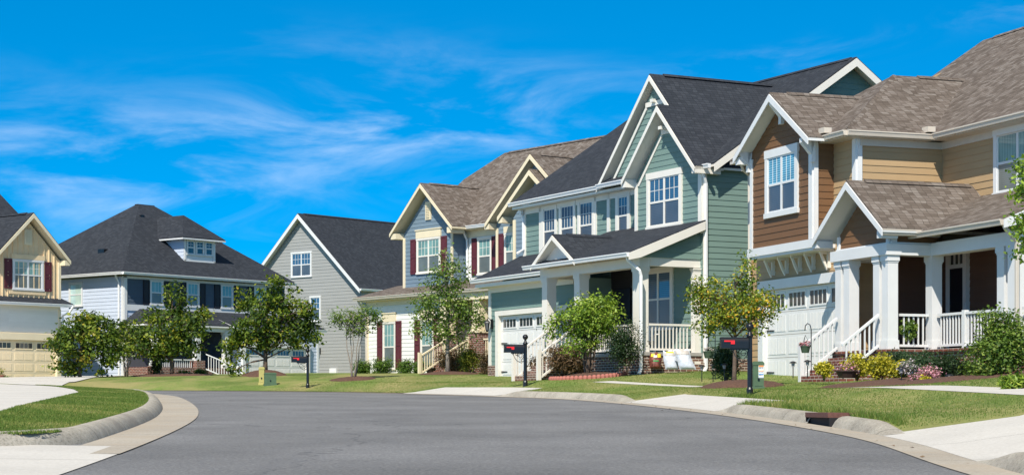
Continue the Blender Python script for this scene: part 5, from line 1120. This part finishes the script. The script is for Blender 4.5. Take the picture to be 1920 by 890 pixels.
# ================================================================== MAILBOXES
def mailbox(px, Z, H, rz, label, basez=None):
    p = at(px, Z); 
    if basez is not None: p.z = basez
    e = empty('mailbox', p, rz, label, 'mailbox', 'black post mailboxes along the kerb')
    s = H/1.5
    po = MB(); po.tube([(0, 0, -.2), (0, 0, 1.25*s)], .052*s, 10); po.lathe((0, 0, 0), [(.07*s, -.05), (.07*s, .12*s), (.055*s, .16*s)], 12); po.build('post', BLACKM, e, smooth=False)
    fi = MB(); fi.lathe((0, 0, 1.25*s), [(.07*s, -.05*s), (.07*s, .0), (.05*s, .02*s), (.035*s, .06*s), (.03*s, .09*s), (.055*s, .11*s), (.078*s, .145*s), (.082*s, .18*s), (.068*s, .215*s), (.04*s, .24*s), (.005, .25*s)], 14); fi.build('finial', BLACKM, e, smooth=True)
    bx = MB(); n = 9; w_, h0, hb = .10*s, .97*s, .14*s; prof = [(-w_, h0), (w_, h0), (w_, h0+hb)]+[(w_*math.cos(math.pi*k/n), h0+hb+w_*.95*math.sin(math.pi*k/n)) for k in range(1, n)]+[(-w_, h0+hb)]
    bx.prism([(-.60*s, a, b) for a, b in prof], (.56*s, 0, 0)); b_ = bx.build('box', BLACKM, e)
    dr = MB(); dr.prism([(-.618*s, a*1.04, h0+(b-h0)*1.02-.004) for a, b in prof], (.02*s, 0, 0)); dr.box(-.64*s, -.615*s, -.02*s, .02*s, h0+hb+.05*s, h0+hb+.075*s); dr.build('door', BLACKM, b_)
    fl = MB(); fl.box(-.56*s, -.36*s, -w_-.018, -w_-.006, h0+.135*s, h0+.163*s); fl.box(-.42*s, -.34*s, -w_-.019, -w_-.005, h0+.085*s, h0+.163*s); fl.build('flag', REDM, e)
    sc = MB(); sc.box(-.42*s, -.04, -.012, .012, h0-.03*s, h0-.0)
    def arc(cx, cz, r, a0, a1, rr=.009, k=14, sp=0.0): sc.tube([(cx+(r-sp*i/k)*math.cos(R(a0+(a1-a0)*i/k)), 0, cz+(r-sp*i/k)*math.sin(R(a0+(a1-a0)*i/k))) for i in range(k+1)], rr*s, 5)
    arc(-.05*s, h0, .30*s, 180, 262); arc(-.13*s, h0-.1*s, .085*s, -60, 400, sp=.05*s); arc(-.25*s, h0-.05*s, .05*s, 0, 420, sp=.03*s); arc(-.08*s, h0-.23*s, .05*s, 60, 360, sp=.02*s); arc(-.36*s, h0-.04*s, .03*s, 0, 330, sp=.015*s)
    sc.build('scroll_bracket', BLACKM, e); return e
mailbox(1406, 40, 1.5, R(4), 'largest black mailbox with red flag, standing by the near driveway apron')
mailbox(985, 55.5, 1.5, R(8), 'black mailbox with red flag before the green house garage')
mailbox(577, 66.3, 1.36, R(12), 'farthest black mailbox with red flag before the gray house')

# ================================================================== UTILITY BOXES
gm = mat('green_utility_paint', (.07, .12, .065), .55, var=.15, vscale=5); ym = mat('faded_olive_plastic', (.42, .37, .12), .6, var=.1)
def pedestal(px, Z, w_, d_, h, m, label, sticker=False, name='utility_pedestal', rz=0.0, dome=True):
    e = empty(name, at(px, Z), rz, label, 'utility box', None)
    b = MB(); b.box(-w_/2, w_/2, -d_/2, d_/2, -.05, h*.9); b.box(-w_/2-.012, w_/2+.012, -d_/2-.012, d_/2+.012, h*.86, h*.93); b.prism([(-w_/2-.012, -d_/2-.012, h*.93), (w_/2+.012, -d_/2-.012, h*.93), (w_/2*.8, -d_/2-.012, h), (-w_/2*.8, -d_/2-.012, h)], (0, d_+.024, 0))
    b.box(-w_/2-.02, w_/2+.02, -d_/2-.02, d_/2+.02, -.05, .05); b.build('cabinet', m, e, bevel=.012)
    k = MB(); k.box(-.02, .02, -d_/2-.03, -d_/2, h*.32, h*.40); k.box(-w_/2+.03, w_/2-.03, -d_/2-.006, -d_/2, h*.10, h*.105); k.build('latch', BLACKM, e)
    if sticker:
        s_ = MB(); s_.box(.0, .115, -d_/2-.006, -d_/2, .40*h, .86*h); st = s_.build('warning_sticker', mat('sticker_white', (.8, .8, .78), .5), e)
        for z0, z1, c in ((.80, .85, (.75, .25, .05)), (.64, .67, (.8, .3, .05)), (.52, .55, (.05, .25, .55)), (.43, .44, (.05, .25, .55))):
            q = MB(); q.box(.004, .111, -d_/2-.009, -d_/2-.006, z0*h, z1*h); q.build('printed_band', mat('sticker_ink', c, .5), st)
        q = MB(); rg = random.Random(2)
        for zz in (.72, .76, .59, .48):
            for k_ in range(5):
                x = .012+k_*.019; q.box(x, x+rg.uniform(.007, .014), -d_/2-.009, -d_/2-.006, zz*h, zz*h+.02)
        q.build('printed_marks', mat('sticker_dark_ink', (.08, .1, .16), .5), st)
    return e
pedestal(1421, 43.5, .24, .24, .62, gm, 'narrow green utility pedestal with white striped sticker behind the near mailbox', sticker=True)
pedestal(506.5, 68.5, .42, .42, .44, gm, 'squat green utility box beside the olive pedestal', name='utility_box', rz=R(10))
pedestal(491, 69, .19, .19, .62, ym, 'slim faded olive pedestal touching the green utility box')
w1 = MB(); w1.box(-.04, .04, -.03, .03, 0, .06)

# ================================================================== PATH LIGHTS
def pathlight(px, Z, label, h=.38, basey=None):
    x = (px-960)/3600*Z; z = TZ(x, Z) if basey is None else (760-basey)/3600*Z
    e = empty('path_light', (x, Z, z), 0, label, 'garden light', 'dark garden path lights'); b = MB(); b.tube([(0, 0, -.08), (0, 0, h*.8)], .012, 6); b.build('stake', BLACKM, e)
    c = MB(); c.lathe((0, 0, h*.72), [(.03, 0), (.045, .09)], 10); c.build('lens', mat('frosted_lens', (.3, .3, .3), .3), e); c = MB(); c.lathe((0, 0, h*.72+.09), [(.09, 0), (.085, .018), (.03, .045), (.01, .05)], 12); c.build('cap', BLACKM, e)
pathlight(1316, 50, 'path light left of the hanging violet basket', .30, 709); pathlight(1337, 49, 'path light below the violet basket', .34, 710); pathlight(1358, 47, 'thicker path light at the juniper foot', .42, 714)
pathlight(1487, 46, 'path light before the middle of the white garage', .26, 702); pathlight(1514, 45.5, 'path light near the stair post', .28, 701); pathlight(1690, 40.5, 'path light among golden shrubs', .26, 715); pathlight(1780, 38.6, 'path light before the wide evergreen', .2, 727)

# ================================================================== POTS, BASKETS
potm = mat('dark_green_pot', (.05, .08, .045), .6); potb = mat('dark_brown_pot', (.05, .03, .022), .6); pott = mat('terracotta_pot', (.22, .08, .05), .7)
def pot(loc, r, h, pm, lk, label, name='flower_pot', seed=1, hang=None, fl=1.0, up=1.3):
    e = empty(name, loc, 0, label, 'flower pot' if name == 'flower_pot' else 'basket'); b = MB(); b.lathe((0, 0, 0), [(r*.72, 0), (r, h*.85), (r*1.08, h*.86), (r*1.08, h), (r*.9, h*.99)], 14); b.build('pot', pm, e, smooth=False)
    leaves('flowers', [(0, 0, h+r*.3*fl, r*1.0, r*1.0, r*.5*fl)], 16, 16, .055, LM(lk), e, seed, r*.22, .3, .8, up)
    if hang:
        t = MB()
        for k in range(3): t.tube([(r*math.cos(k*2.1), r*math.sin(k*2.1), h), (0, 0, hang)], .006, 4)
        t.build('hanger', BLACKM, e)
    return e
def pp(px, py, Z): x, z = sxy(px, py, Z); return Vector((x, Z, z))
pot(pp(1510, 661, 45.6), .12, .17, potm, 'pink', 'small green hanging basket of pink flowers by the stair post', 'hanging_basket', 1, hang=.42)
hk = MB(); q = pp(1521, 700, 45.5); b0 = Vector((q.x, q.y, q.z)); hk.tube([(0, 0, 0), (0, 0, 1.05), (-.03, 0, 1.16), (-.09, 0, 1.19), (-.14, 0, 1.13), (-.15, 0, 1.02)], .012, 6); o = hk.build('plant_hook', BLACKM); o.location = b0; tag(o, 'curved black hook carrying the small hanging basket', 'plant hook')
pot(pp(1329, 671, 52), .15, .19, potm, 'pale', 'green hanging basket of violet flowers beside the side downspout', 'hanging_basket', 2, hang=.5)
hk = MB(); q = pp(1341, 712, 52); hk.tube([(0, 0, 0), (0, 0, 1.2), (-.04, 0, 1.26), (-.12, 0, 1.28), (-.17, 0, 1.18), (-.17, 0, 1.10)], .012, 6); o = hk.build('plant_hook', BLACKM); o.location = q; tag(o, 'thin black hook carrying the violet basket by the juniper', 'plant hook')
pot(pp(1590, 708, 43.2), .28, .17, potb, 'pink', 'dark low pot of bright pink flowers before the steps', seed=3)
pot(pp(808, 700, 82), .22, .25, potb, 'yellowfl', 'dark pot of yellow flowers at the cream stair foot', seed=4)
pot(pp(2, 715, 87), .2, .3, pott, 'lime', 'red brown pot with a yellow green plant at the left edge', seed=5, fl=3)
pot(pp(1168, 600, 55), .16, .2, potm, 'box', 'small plant pot on the porch rail line', seed=6) if False else None

# ================================================================== BAGS AND CHAIR AT THE GREEN PORCH
bagw = mat('white_plastic_bag', (.55, .58, .64), .4, var=.12, vscale=9, bump=.8, bscale=10); bagg = mat('grey_bag_fold', (.45, .41, .37), .5, var=.2, vscale=8); bagy = mat('yellow_bag_print', (.75, .6, .03), .5)
def bag(px0, px1, y0, y1, Z, m, label, lean, name='soil_bag', seed=1, prints=()):
    x0, zt = sxy(px0, y0, Z); x1, zb = sxy(px1, y1, Z); W = x1-x0; Hh = zt-zb; rg = random.Random(seed)
    e = empty(name, ((x0+x1)/2, Z, zb), 0, label, 'bag', 'bags leaning on the brick porch base'); mb = MB(); nu, nv = 14, 16; vs = []
    for side in (-1, 1):
        for j in range(nv+1):
            for i in range(nu+1):
                u = i/nu*2-1; v = j/nv; th = .13*(1-abs(u)**3)*(1-abs(2*v-1)**4)**.5*(1.1-.4*v)
                xx = u*W/2*(1-.06*math.sin(v*7+seed))+lean*(v-.5)*Hh; zz = v*Hh+(.03*math.sin(u*5+seed) if j == nv else 0)
                vs.append((xx, side*th+.25*v*Hh*.6+rg.uniform(-.006, .006), zz))
    mb.v = vs; o = (nu+1)*(nv+1)
    for s_ in (0, 1):
        for j in range(nv):
            for i in range(nu):
                a = s_*o+j*(nu+1)+i; f = (a, a+1, a+nu+2, a+nu+1); mb.f.append(f if s_ == 0 else f[::-1])
    mb.build('bag_body', m, e, smooth=True)
    for (u0, u1, v0, v1, pm) in prints:
        q = MB(); n = 8
        for i in range(n):
            ua, ub = u0+(u1-u0)*i/n, u0+(u1-u0)*(i+1)/n
            P4 = []
            for (u, v) in ((ua, v0), (ub, v0), (ub, v1), (ua, v1)):
                th = .13*(1-abs(u)**3)*(1-abs(2*v-1)**4)**.5*(1.1-.4*v); P4.append((u*W/2*(1-.06*math.sin(v*7+seed))+lean*(v-.5)*Hh, -th+.25*v*Hh*.6-.012, v*Hh))
            q.poly(P4)
        q.build('bag_print', pm, e)
    return e
bag(1245, 1271, 657, 692, 56.6, bagw, 'white soil bag with yellow top band, left of the two', -.12, seed=1, prints=((-.85, .85, .74, .88, bagg), (-.6, .6, .88, .96, bagy)))
bag(1269, 1298, 655, 692, 56.2, bagw, 'white soil bag leaning left, right of the two', -.35, seed=4, prints=((-.9, .9, .76, .95, bagg),))
bag(1218, 1240, 661, 690, 57.0, mat('brown_printed_bag', (.16, .05, .035), .5, var=.5, vscale=10), 'crumpled brown bag with yellow and green print by the porch', .05, name='mulch_bag', seed=7, prints=((-.8, -.2, .75, .95, bagy), (.3, .9, .7, .95, bagy), (-.4, .5, .45, .52, mat('green_bag_print', (.03, .3, .06), .5)), (-.35, .2, .7, .85, mat('white_bag_print', (.7, .65, .6), .5))))
cw = mat('white_chair_paint', (.8, .8, .78), .5)
ce = empty('adirondack_chair', G.w(-1.35, -1.2, 1.6), G.th+R(60), 'white slatted garden chair on the green house porch', 'chair')
c = MB()
for k in range(5): c.prism([(-.22+k*.1, .25, .28), (-.135+k*.1, .25, .28), (-.135+k*.1, .5, .98-.03*abs(k-2)), (-.22+k*.1, .5, .98-.03*abs(k-2))], (0, .03, 0))
c.build('backrest', cw, ce); c = MB()
for k in range(5): c.prism([(-.25, -.3+k*.11, .38-k*.022), (.25, -.3+k*.11, .38-k*.022), (.25, -.2+k*.11, .36-k*.022), (-.25, -.2+k*.11, .36-k*.022)], (0, 0, -.02))
c.build('seat', cw, ce)
for s_ in (-1, 1):
    c = MB(); c.box(s_*.33-.07, s_*.33+.07, -.34, .3, .56, .585); c.build('armrest', cw, ce); c = MB(); c.box(s_*.28-.02, s_*.28+.02, -.32, -.22, 0, .56); c.build('leg', cw, ce); c = MB(); c.prism([(s_*.26-.02, .2, 0), (s_*.26-.02, .4, 0), (s_*.26-.02, .32, .56), (s_*.26-.02, .2, .56)], (.04, 0, 0)); c.build('leg', cw, ce)

# ================================================================== STORM DRAIN
i0 = int(np.argmax(CR[:, 1] > 27.5)); nx, ny = NR[i0]; th = math.atan2(-nx, ny)
o3 = empty('storm_drain', (CR[i0, 0], CR[i0, 1], float(zr(CR[i0, 1]))), th, 'rusty brown kerb inlet with black opening in the right kerb', 'storm drain')
# local y = outward from the road, x = along the kerb
rust = mat('rusty_cast_iron', (.13, .055, .04), .75, var=.25, vscale=14)
hd = MB(); hd.box(-.74, .74, .44, 1.0, .115, .185); hd.build('hood', rust, o3, bevel=.008)
sd_ = MB(); sd_.box(-.80, -.74, .46, .95, -.3, .115); sd_.box(.74, .80, .46, .95, -.3, .115); sd_.box(-.74, .74, .9, .95, -.3, .114); sd_.box(-.74, .74, .47, .9, -.3, -.2); sd_.build('throat', DARK, o3)
bk = MB(); bk.box(-.735, .735, .50, .52, -.02, .112); bk.build('opening', DARK, o3)  # solid black plate painting the darkness inside the inlet

# taller uncut grass at the corner of the near lawn and along kerb backs
def regT(rng, n):
    i = rng.choice(np.where((CR[:, 1] > 24.2) & (CR[:, 1] < 35))[0], n); d = .76+np.abs(rng.normal(0, .09, n))
    cn = rng.random(n) < .35; ic = rng.choice(np.where((CR[:, 1] > 32.2) & (CR[:, 1] < 40.5))[0], n); i = np.where(cn, ic, i); d = np.where(cn, np.where(CR[i, 1] > 34.9, 1.95+np.abs(rng.normal(0, .12, n)), rng.uniform(.8, 1.9, n)), d)
    i = i+rng.random(n)*.999; c = cv(CR, i); nn = cv(NR, i); K = kR(c[:, 1], None); X = c[:, 0]+nn[:, 0]*d; Y_ = c[:, 1]+nn[:, 1]*d; return np.stack([X, Y_, zr(Y_)+riseR(d, K, X, Y_)], 1)
g = blades('grass', 4200, regT, h=(.04, .12), wd=.007); tag(g, 'taller uncut grass along the kerb back and mailbox corner', 'grass', kind='stuff')
# small stones and leaves lying on the lawn and gutter
lf = MB(); rg = random.Random(8)
for k in range(130):
    i = rg.randrange(len(CR)); 
    if not 16 < CR[i, 1] < 60: continue
    d = rg.choice([rg.uniform(-.6, .42), rg.uniform(.02, .42)]); X = CR[i, 0]+NR[i, 0]*d; Y_ = CR[i, 1]+NR[i, 1]*d; z = float(zr(Y_))+.012; s_ = rg.uniform(.012, .03); a = rg.uniform(0, 6)
    lf.poly([(X+s_*math.cos(a+t), Y_+s_*math.sin(a+t), z+rg.uniform(0, .02)) for t in (0, 1.2, 2.6, 4.4)])
tag(lf.build('leaf_litter', mat('dry_leaf', (.16, .10, .05), .8)), 'scattered dry leaves and grit along the right gutter', 'litter', kind='stuff')
